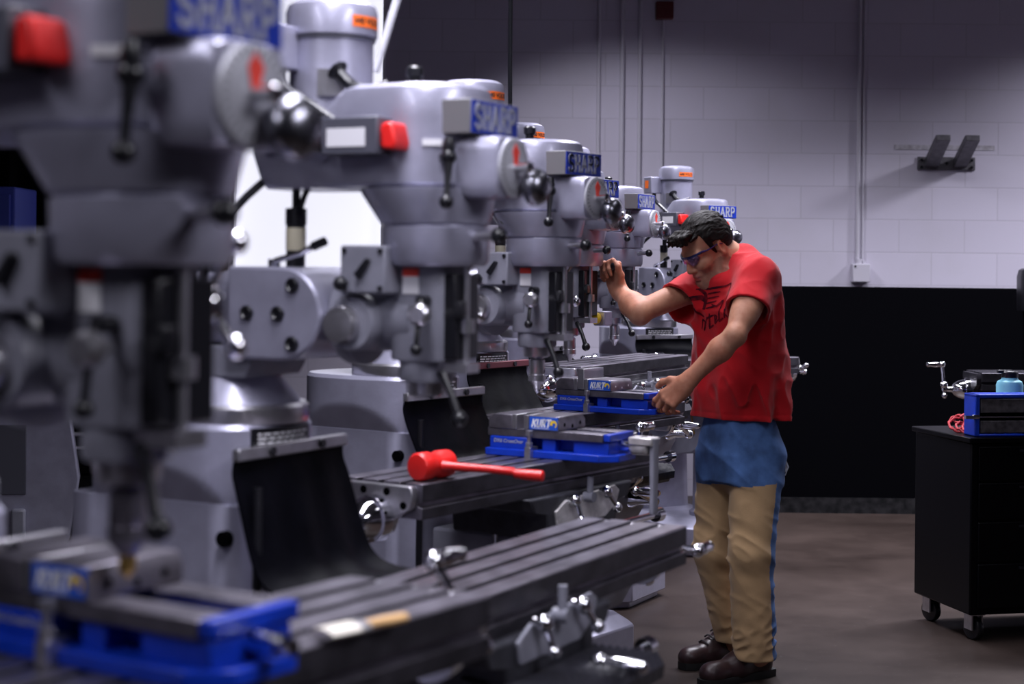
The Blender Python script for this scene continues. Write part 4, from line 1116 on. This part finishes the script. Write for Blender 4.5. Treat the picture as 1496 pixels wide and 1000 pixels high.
person = thing('person', (ORG[0], ORG[1], 0), 0, 'man in a red t-shirt and tan fronted jeans bent over a mill, pulling its lever', 'person')
def skin_mat():
    m = bpy.data.materials.new('skin'); m.use_nodes = True; nt = m.node_tree; b = nt.nodes['Principled BSDF']
    at = nt.nodes.new('ShaderNodeAttribute'); at.attribute_name = 'tone'
    tc = nt.nodes.new('ShaderNodeTexCoord'); n = nt.nodes.new('ShaderNodeTexNoise'); n.inputs['Scale'].default_value = 45; n.inputs['Detail'].default_value = 6
    nt.links.new(tc.outputs['Object'], n.inputs['Vector'])
    mx = nt.nodes.new('ShaderNodeMix'); mx.data_type = 'RGBA'; mx.blend_type = 'MULTIPLY'; mx.inputs['B'].default_value = (.86, .76, .74, 1)
    rp = nt.nodes.new('ShaderNodeMapRange'); rp.inputs[1].default_value = .4; rp.inputs[2].default_value = .7
    nt.links.new(n.outputs['Fac'], rp.inputs[0]); nt.links.new(rp.outputs[0], mx.inputs['Factor'])
    nt.links.new(at.outputs['Color'], mx.inputs['A']); nt.links.new(mx.outputs['Result'], b.inputs['Base Color'])
    b.inputs['Roughness'].default_value = .58; b.inputs['Specular IOR Level'].default_value = .3
    b.inputs['Subsurface Weight'].default_value = .12; b.inputs['Subsurface Radius'].default_value = (.012, .005, .003); b.inputs['Subsurface Scale'].default_value = .5
    bp = nt.nodes.new('ShaderNodeBump'); bp.inputs['Strength'].default_value = .12; bp.inputs['Distance'].default_value = .002
    n2 = nt.nodes.new('ShaderNodeTexNoise'); n2.inputs['Scale'].default_value = 260; nt.links.new(tc.outputs['Object'], n2.inputs['Vector'])
    nt.links.new(n2.outputs['Fac'], bp.inputs['Height']); nt.links.new(bp.outputs['Normal'], b.inputs['Normal'])
    return m
bo, bv, bf = net_obj('body', body, (.26, 5.45, -.01), (1.06, 6.15, 1.72), .0033, [skin_mat()], person, 2, ORG)
tone = np.tile(np.array((.48, .235, .15)), (len(bv), 1))
hl_ = hloc(bv)
inh = (hl_[:, 2] > -.16) & (np.abs(hl_[:, 0]) < .16) & (np.abs(hl_[:, 1]) < .1) & (bv[:, 2] > 1.30)
jaw = inh & (hl_[:, 2] < -.03 - .15 * np.maximum(0, hl_[:, 0] - .02)) & (hl_[:, 2] > -.135) & (hl_[:, 0] > -.02)
tone[jaw] = tone[jaw] * (np.array((.52, .54, .60))[None] + .3 * noise3(bv[jaw] * 90, 8)[:, None])
lip = inh & (hl_[:, 0] > .096) & (hl_[:, 2] < -.058) & (hl_[:, 2] > -.084) & (np.abs(hl_[:, 1]) < .022)
tone[lip] = np.array((.42, .17, .14))
ear = inh & (np.abs(hl_[:, 1]) > .079)
tone[ear] = tone[ear] * np.array((1.02, .78, .75))
brow = inh & (hl_[:, 2] > .016) & (hl_[:, 2] < .030) & (hl_[:, 0] > .068) & (np.abs(hl_[:, 1]) > .012) & (np.abs(hl_[:, 1]) < .054)
pass
scalp = inh & (hl_[:, 2] > np.interp(hl_[:, 0], [-.1, -.03, 0.0, .03, .06, .09], [-.06, -.05, .02, .04, .085, .10]))
for w_ in (wrL, wrR):
    m_ = np.linalg.norm(bv - w_ , axis=1) < .19
    tone[m_] = tone[m_] * np.array((1.03, .93, .92))
paint(bo.data, 'tone', tone)

# ---- hair
hair = Sh()
def hr(f, l, u, r, k=.015): hair.ell(H(f, l, u), np.array(r) * HS, HR, k)
hr(-.012, 0, .052, (.106, .0845, .094), 0)
hr(-.03, 0, .02, (.085, .0845, .075))
def hairline(p):
    q = hloc(p)
    h = np.interp(q[:, 0] - .012 * np.sin(q[:, 1] * 90), [-.12, -.045, -.032, -.028, .006, .010, .024, .030, .042, .056, .085, .12], [-.062, -.062, -.040, .034, .036, -.022, -.018, .030, .072, .088, .094, .096])
    return (h - q[:, 2]) * HS * .8
hair.add(hairline, head_c, .3, 0, 'i')
r2 = random.Random(3)
for i in range(150):        # tufts combed forward and up
    l = r2.uniform(-.068, .068); f = r2.uniform(-.085, .085) if i > 55 else r2.uniform(.05, .088)
    if 1 - (f / .104) ** 2 - (l / .083) ** 2 < .14: continue
    base_u = .05 + .087 * math.sqrt(max(.02, 1 - (f / .104) ** 2 - (l / .083) ** 2))
    front = max(0, f) / .09
    a = (f - .014, l, base_u - .004)
    Lt = r2.uniform(.018, .030) + .010 * front
    b = (f - .014 + Lt * (.85 + .1 * front), l * (1.04) + r2.uniform(-.006, .006), base_u - .002 + Lt * (r2.uniform(-.05, .30) - .42 * (f > .02) * front - .3 * (1 - front) * (f > 0) * .3 + (.25 if f < -.03 else 0)))
    hair.cone(H(*a), H(*b), r2.uniform(.0065, .0085), .0018, .004)
for i in range(34):         # quiff falling over the forehead
    l = r2.uniform(-.055, .058)
    a = (.072, l * .85, .108); m_ = (.098 + r2.uniform(0, .012), l, .100 + r2.uniform(-.006, .010)); b = (.110 + r2.uniform(-.006, .018), l * 1.05 + r2.uniform(-.006, .006), .092 + r2.uniform(-.012, .016))
    hair.cone(H(*a), H(*m_), .010, .009, .005); hair.cone(H(*m_), H(*b), .009, .003, .005)
def strands(p):
    q = hloc(p); w_ = .02 * noise3(q * 28, 11)
    return -.0036 * (ridge(np.stack([(q[:, 1] + w_) * 210, q[:, 0] * 24, (q[:, 2] + w_ * .5) * 60], 1), 9) - .5) - .002 * (noise3(q * 60, 4) - .5)
hair.add(strands, head_c, .3, 0, 'd')
M['hair'] = mat('dark brown hair', (.006, .0035, .003), .62, 0, .5, 90, spec=.22)
net_obj('hair', hair, head_c - .17, head_c + .17, .0020, [M['hair']], person, 0, ORG)

# ---- safety glasses
def hpt(f, l, u): return Vector(H(f, l, u) - ORG)
M['navy'] = mat('navy plastic frame', (.012, .014, .075), .22)
def gl_mat():
    m = bpy.data.materials.new('violet lens'); m.use_nodes = True; b = m.node_tree.nodes['Principled BSDF']
    b.inputs['Base Color'].default_value = (.55, .48, .85, 1); b.inputs['Roughness'].default_value = .05; b.inputs['Transmission Weight'].default_value = .92; b.inputs['IOR'].default_value = 1.2; b.inputs['Coat Weight'].default_value = .5
    return m
def b_gf2(mb):
    pts = [hpt(.112 - 9.5 * l * l, l, .022 + .9 * l * l) for l in [(-.066 + .132 * i / 20) for i in range(21)]]
    mb.tube(pts, .0046, 8)
    for s in (-1, 1): mb.tube([hpt(.112 - 9.5 * .066 ** 2, s * .066, .0255), hpt(.045, s * .0775, .020), hpt(-.006, s * .083, .020), hpt(-.026, s * .082, .004)], [.0045, .0042, .003, .0025], 8, 1)
gf = part('safety_glasses', b_gf2, M['navy'], person)
def b_ln(mb):
    vs = []; fs = []; n = 20
    for th in (0, .0016):
        for u0, dr in ((.020, 0), (.004, .001), (-.014, -.004), (-.021, -.008)):
            for i in range(n + 1):
                l = -.058 + .116 * i / n
                low = 1 - math.exp(-(l / .013) ** 2) * .6; low *= 1 - .75 * (abs(l) / .058) ** 3
                u = .020 + (u0 - .020) * low + .9 * l * l
                vs.append(hpt(.116 - th - 8.6 * l * l + dr, l, u))
    w_ = n + 1
    for k in range(3):
        for i in range(n):
            a = k * w_ + i; fs.append((a, a + 1, a + w_ + 1, a + w_)); a += 4 * w_; fs.append((a, a + w_, a + w_ + 1, a + 1))
    for i in range(n):
        fs.append((i, 4 * w_ + i, 4 * w_ + i + 1, i + 1)); a = 3 * w_ + i; fs.append((a, a + 1, a + 1 + 4 * w_, a + 4 * w_))
    mb.add(vs, fs)
part('lens', b_ln, gl_mat(), gf)

# ---- t-shirt
sh = Sh()
lev = [(zpx(612), 1084, .188, .118), (zpx(560), 1084, .186, .120), (zpx(500), 1081, .184, .124), (zpx(455), 1077, .184, .128), (zpx(425), 1076, .180, .115), (zpx(405), 1077, .150, .088), (zpx(388), 1079, .105, .070), (zpx(376), 1081, .075, .062)]
sh.sweep([(z, (px - 748) * 5.88 / F_PX, 5.88, w_, d_) for z, px, w_, d_ in lev], side_d, chest_d, 2.3, 0)
def sleeve(s0, e0, r0, r1, k=.04):
    s0 = A3(s0); e0 = A3(e0); ax = nv(e0 - s0); c1 = Sh().cone(s0, e0 + ax * .03, r0, r1 * 1.03)
    f0 = c1.ops[0][0]
    sh.add(lambda p: np.maximum(f0(p), (p - e0) @ ax), (s0 + e0) / 2, np.linalg.norm(e0 - s0) / 2 + r0 + .05, k)
    return e0, ax
slL = sleeve(shL + np.array((-.006, .014, .0)), PC(1093, 453, 5.665), .062, .078)
slR = sleeve(shR + np.array((.0, 0, .002)), PC(992, 445, 5.905), .066, .086)
sh.cone(neck_b + .03 * side_d - zz * .006, shL + zz * .004, .058, .056, .05)
sh.cone(neck_b - .03 * side_d - zz * .018, shR + zz * .008, .058, .060, .04)
def folds(p):
    u = (p - ORG) @ side_d; c = (p - ORG) @ chest_d; z = p[:, 2]
    low = np.clip((1.30 - z) / .25, 0, 1)
    q = np.stack([u * 13 + z * 3.2, c * 13 + 1.2 * z, z * 2.4], 1); q2 = np.stack([u * 10 - z * 9, c * 12, z * 11 + u * 9], 1); q3 = np.stack([u * 22, c * 22, z * 17 + 8 * u], 1)
    f = -.023 * (ridge(q, 5) - .55) * (low + .12) - .013 * (ridge(q2, 6) - .55) * (.45 + .55 * low) - .004 * (ridge(q3, 7) - .5)
    hem = np.exp(-((z - zpx(611) - .022) / .0035) ** 2) * .002
    return f + hem
sh.add(folds, ORG + zz * 1.2, 1, 0, 'd')
sh.add(lambda p: zpx(610.5) - p[:, 2], ORG + zz, 1.5, 0, 'i')
# openings
sh.cone(neck_b + zz * .004, neck_b + zz * .030 - chest_d * .012, .070, .058, .03)
sh.ell(PC(1055, 412, 5.84), (.050, .058, .038), None, .04)
sh.cone(neck_b - zz * .012 + chest_d * .012, H(-.04, 0, -.03), .056, .062, .006, 's')
sh.cone(PC(1067, 394, 5.86), H(.01, 0, -.06), .036, .046, .006, 's')
for (e0, ax), r in ((slL, .071), (slR, .078)):
    sh.cone(e0 - ax * .035, e0 + ax * .08, r - .008, r + .004, .004, 's')
sh.sweep([(zpx(640), .805, 5.88, .150, .085), (zpx(596), .805, 5.88, .150, .085)], side_d, chest_d, 2.3, .004, 's', zlo=.7, zhi=zpx(602))
def cloth(name, col, scale, rough=.85, bump=.25, noise=.12, ns=8):
    m = mat(name, col, rough, 0, noise, ns, bump, scale, spec=.2); m.node_tree.nodes['Principled BSDF'].inputs['Sheen Weight'].default_value = .15; return m
M['shirt'] = cloth('red cotton', (.46, .006, .012), 420)
so, sv, sf = net_obj('t_shirt', sh, (.46, 5.5, .86), (1.06, 6.2, 1.56), .0040, [M['shirt']], person, 2, ORG)
# worn print on the chest, laid on the cloth
bvh = BVHTree.FromPolygons([tuple(v) for v in (sv - ORG)], [tuple(f) for f in sf])
pc0 = PC(1051, 446, 5.80) - ORG
def proj(a, b):
    o = Vector(pc0 + side_d * a * .85 + zz * b * .85 + chest_d * .35)
    h = bvh.ray_cast(o, Vector(-chest_d))
    return (h[0] + h[1] * .0014, h[1]) if h[0] else (None, None)
def stroke(mb, pts, wd):
    P2 = []
    for a, b in zip(pts, pts[1:]):
        n = max(1, int(math.hypot(b[0] - a[0], b[1] - a[1]) / .004))
        P2 += [(a[0] + (b[0] - a[0]) * i / n, a[1] + (b[1] - a[1]) * i / n) for i in range(n)]
    P2.append(pts[-1]); vs = []
    for i, p in enumerate(P2):
        q0, q1 = P2[max(0, i - 1)], P2[min(len(P2) - 1, i + 1)]
        t = Vector((q1[0] - q0[0], q1[1] - q0[1])).normalized(); nn = Vector((-t.y, t.x)); k = wd * (.55 + .45 * math.sin(math.pi * min(1, max(0, (i + .6) / len(P2)))))
        l, _ = proj(p[0] + nn.x * k, p[1] + nn.y * k); r_, _ = proj(p[0] - nn.x * k, p[1] - nn.y * k)
        if l is None or r_ is None: return
        vs += [l, r_]
    mb.add(vs, [(2 * i, 2 * i + 1, 2 * i + 3, 2 * i + 2) for i in range(len(P2) - 1)])
def b_pr(mb):
    S = lambda p, w_=.0035: stroke(mb, p, w_)
    S([(-.10, .062), (-.03, .066), (.04, .078), (.07, .092)], .0045); S([(-.09, .064), (-.06, .045), (-.055, .02), (-.06, -.02)], .009)
    S([(-.115, .02), (-.08, .03), (-.055, .012)], .010); S([(-.112, .01), (-.09, -.03), (-.065, -.05)], .006)
    for k, (x0, x1) in enumerate(((-.045, .02), (-.05, .015), (-.05, .005), (-.05, .012))):
        S([(x0, .045 - k * .020), (x1, .055 - k * .019)], .0035)
    S([(.07, .09), (.085, .05), (.06, .01)], .004)
    S([(-.085, -.10), (-.075, -.06), (-.06, -.07), (-.07, -.105), (-.05, -.06), (-.035, -.05)], .0045)
    S([(-.03, -.035), (-.035, -.095), (-.01, -.08)], .005); S([(-.05, -.055), (-.005, -.040)], .004)
    S([(.0, -.07), (.012, -.045), (.0, -.04), (-.002, -.075), (.022, -.055)], .004); S([(.028, -.02), (.022, -.065), (.045, -.05)], .0045)
    S([(.052, -.05), (.060, .005)], .0045); S([(.05, -.02), (.075, -.005), (.07, -.045), (.052, -.03)], .004)
    S([(-.02, .002), (.01, -.005), (.04, .02), (.03, -.02)], .004)
mb = MB(); b_pr(mb)
M['print'] = mat('worn black print', (.022, .004, .010), .9, 0, 0, 55, noise_col=(.16, .006, .012), spec=.1)
if mb.v:
    po = link('chest_print', mb.mesh('chest_print', M['print'], fix=False), so)

# ---- jeans
jn = Sh()
sd2, cd2 = nv((.43, -.9, 0)), nv((-.9, -.43, 0))
XC = lambda px: (px - 748) * 5.88 / F_PX
jn.sweep([(zpx(702), XC(1084), 5.88, .158, .120), (zpx(660), XC(1083), 5.88, .163, .122), (zpx(628), XC(1083), 5.88, .158, .108), (zpx(612), XC(1083), 5.88, .148, .098), (zpx(598), XC(1083), 5.88, .135, .090)], sd2, cd2, 2.5, 0)
jn.ell(PC(1080, 700, 5.88), (.075, .10, .06), None, .03)
hemL, hemR = PC(1103, 962, 5.80), PC(1075, 936, 6.005)
for hp, kn_, he_, r in ((hipL, knL, hemL, (.098, .076, .074)), (hipR, knR, hemR, (.092, .070, .056))):
    jn.cone(hp, kn_, r[0], r[1], .02); jn.cone(kn_, he_ - zz * .04, r[1], r[2], .03)
def jf(p):
    z = p[:, 2]; x = p[:, 0]; y = p[:, 1]
    kn1 = np.exp(-((z - .46) / .16) ** 2); an1 = np.exp(-((z - .13) / .11) ** 2); th = np.exp(-((z - .74) / .12) ** 2)
    q = np.stack([x * 9, y * 9, z * 26 + x * 14], 1); q2 = np.stack([x * 15 + z * 8, y * 15, z * 30 - x * 18], 1); q3 = np.stack([x * 7 + z * 6, y * 7, z * 9 + x * 8], 1)
    return -.011 * (ridge(q, 1) - .55) * (kn1 + .15) - .014 * (ridge(q2, 2) - .55) * an1 - .008 * (ridge(q3, 3) - .55) * (th + .35)
jn.add(jf, ORG + zz * .5, 1.2, 0, 'd')
crotch = PC(1079, 712, 5.88)
jn.add(lambda p: zpx(962, 1103, 5.80) - p[:, 2], ORG, 1.5, 0, 'i')
fR_ = zpx(936, 1075, 6.005)
jn.add(lambda p: np.where(p[:, 1] > (hemL[1] + hemR[1]) / 2, fR_ - p[:, 2], -1.), ORG, 1.5, 0, 'i')
for he_, r in ((hemL, .062), (hemR, .046)): jn.cone(he_ - zz * .1, he_ + zz * .03, r, r, .004, 's')
M['denim'] = cloth('blue denim', (.060, .125, .30), 520, .85, .3, .32, 14)
M['canvas'] = cloth('tan canvas', (.42, .275, .145), 420, .9, .3, .10, 10)
M['denim'].node_tree.nodes['Principled BSDF'].inputs['Sheen Weight'].default_value = .05
jo, jv, jf_ = net_obj('jeans', jn, (.46, 5.5, .05), (1.06, 6.2, .97), .0042, [M['denim'], M['canvas']], person, 2, ORG)
fc = jv[jf_].mean(1)
mi = np.zeros(len(fc), np.int32)
sepy = np.interp(fc[:, 2], [.1, .68], [(hemL[1] + hemR[1]) / 2, (hipL[1] + hipR[1]) / 2])
for (hp, kn_, he_), isL in (((hipL, knL, hemL), True), ((hipR, knR, hemR), False)):
    zs = [he_[2], kn_[2], hp[2]]; cx_ = np.interp(fc[:, 2], zs, [he_[0], kn_[0], hp[0]]); cy_ = np.interp(fc[:, 2], zs, [he_[1], kn_[1], hp[1]])
    fr = (fc[:, 0] - cx_) * -.92 + (fc[:, 1] - cy_) * -.39
    sel = (fc[:, 1] < sepy) if isL else (fc[:, 1] >= sepy)
    top = .672 + .10 * (fc[:, 0] - .75)
    mi[sel & (fr > -.030) & (fc[:, 2] < top)] = 1
jo.data.polygons.foreach_set('material_index', mi); jo.data.update()
# back pocket tear of loose threads, seam line of the panel
def b_th(mb):
    p = Vector(PC(1140, 672, 5.80) - ORG)
    for k in range(5): mb.tube([p + Vector((0, 0, .01 * k)), p + Vector((.012 + .004 * k, -.005, -.006 * k)), p + Vector((.016 + .003 * (k % 2), -.006, -.03 - .006 * k))], .0016, 6)
M['thread'] = mat('pale threads', (.5, .52, .6), .9)
part('frayed_pocket', b_th, M['thread'], jo)

# ---- boots
M['leather'] = mat('dark brown leather', (.028, .013, .015), .36, 0, .3, 25, .15, 90)
M['sole'] = mat('black boot sole', (.005, .005, .006), .6)
M['lace'] = mat('dark lace', (.03, .026, .03), .7)
for an, tp, hl2 in ((anL, toeL, heelL), (anR, toeR, heelR)):
    bt_ = Sh(); d = nv(tp - hl2); sdv = np.cross(zz, d)
    mid = hl2 * .45 + tp * .55
    bt_.cone(hl2 + zz * .045, hl2 + zz * .085, .036, .038, .02)
    bt_.cone(hl2 + zz * .045 + d * .01, mid + zz * .043, .036, .040, .03)
    bt_.cone(mid + zz * .043, tp + zz * .040 + d * .012, .042, .034, .03)
    bt_.cone(hl2 + zz * .10 + d * .005, an + zz * .05, .040, .044, .03)
    bt_.cone(hl2 + zz * .115 + d * .04, mid + zz * .062, .034, .030, .03)
    bt_.ell(tp + zz * .040 - d * .005, (.050, .042, .034), np.stack([d, sdv, zz]), .02)
    bt_.add(lambda p: .018 - p[:, 2], hl2, 1, 0, 'i')
    lo = np.minimum(tp, hl2) - .12; hi = np.maximum(tp, hl2) + .12; lo[2] = 0; hi[2] = .26
    ob, _, _ = net_obj('boot', bt_, lo, hi, .0038, [M['leather']], person, 2, ORG)
    def b_so(mb):
        out = []
        for f, w_ in ((-.042, .022), (-.036, .033), (-.01, .039), (.06, .036), (.12, .040), (.18, .044), (.225, .038), (.25, .024), (.255, .008)):
            out.append((f * np.linalg.norm(tp - hl2) / .205, w_))
        pts = [(f, w_) for f, w_ in out] + [(f, -w_) for f, w_ in out[::-1]]
        mb.loft([[Vector(hl2 - ORG + d * f + sdv * w_ * k + zz * z) for f, w_ in pts] for z, k in ((0, .98), (.018, 1.03), (.026, 1.0))])
    part('boot_sole', b_so, M['sole'], ob)
    def b_la(mb):
        for k in range(4):
            c = hl2 + d * (.060 + .026 * k) + zz * (.142 - .017 * k) - ORG
            mb.tube([Vector(c + sdv * .026 - zz * .008), Vector(c + zz * .006 + d * .004), Vector(c - sdv * .026 - zz * .008)], .0032, 6, 1)
    part('boot_laces', b_la, M['lace'], ob)
# ------------------------------------------------------------------ light
w = bpy.data.worlds.new('world'); SC.world = w; w.use_nodes = True
w.node_tree.nodes['Background'].inputs[0].default_value = (.55, .55, .85, 1); w.node_tree.nodes['Background'].inputs[1].default_value = .02
def area(name, loc, rot, sx, sy, e, col=(1, 1, 1), spread=170):
    l = bpy.data.lights.new(name, 'AREA'); l.shape = 'RECTANGLE'; l.size = sx; l.size_y = sy; l.energy = e; l.color = col; l.spread = R(spread)
    o = bpy.data.objects.new(name, l); COL.objects.link(o); o.location = loc; o.rotation_euler = rot; return o
LC = (.90, .89, 1.0)
area('ceiling_lamp_a', (-.25, 3.4, 2.62), (0, 0, 0), .30, 3.2, 60, LC, 130)
area('ceiling_lamp_b', (.60, 6.7, 2.85), (0, 0, 0), .30, 2.6, 50, LC, 130)
area('front_fill_c', (-1.7, .7, 2.9), (R(18), R(-22), 0), .3, 1.6, 15, LC, 140)  # unseen fill, added to brighten the near faces of the nearest mill
area('right_fill_h', (1.9, 1.0, 3.0), (R(10), R(35), 0), .3, 1.6, 26, LC, 120)  # unseen fill, added so the nearest mill's dial and sign are lit
area('wall_lamp_d', (4.9, 9.2, 3.6), (0, R(12), 0), .5, .3, 95, LC, 116)
area('wall_lamp_e', (.2, 9.0, 3.65), (0, R(-12), 0), .5, .3, 36, LC, 114)
area('ceiling_lamp_g', (2.4, 7.9, 3.9), (0, 0, 0), 2.4, .3, 130, LC, 112)
area('ceiling_lamp_f', (2.2, 4.6, 3.8), (0, 0, 0), .4, 2.0, 9, LC, 130)
SC.view_settings.view_transform = 'Standard'; SC.view_settings.look = 'None'; SC.view_settings.gamma = 1; SC.view_settings.use_curve_mapping = False
SC.view_settings.exposure = .06
SC.cycles.use_denoising = True
SC.cycles.max_bounces = 8
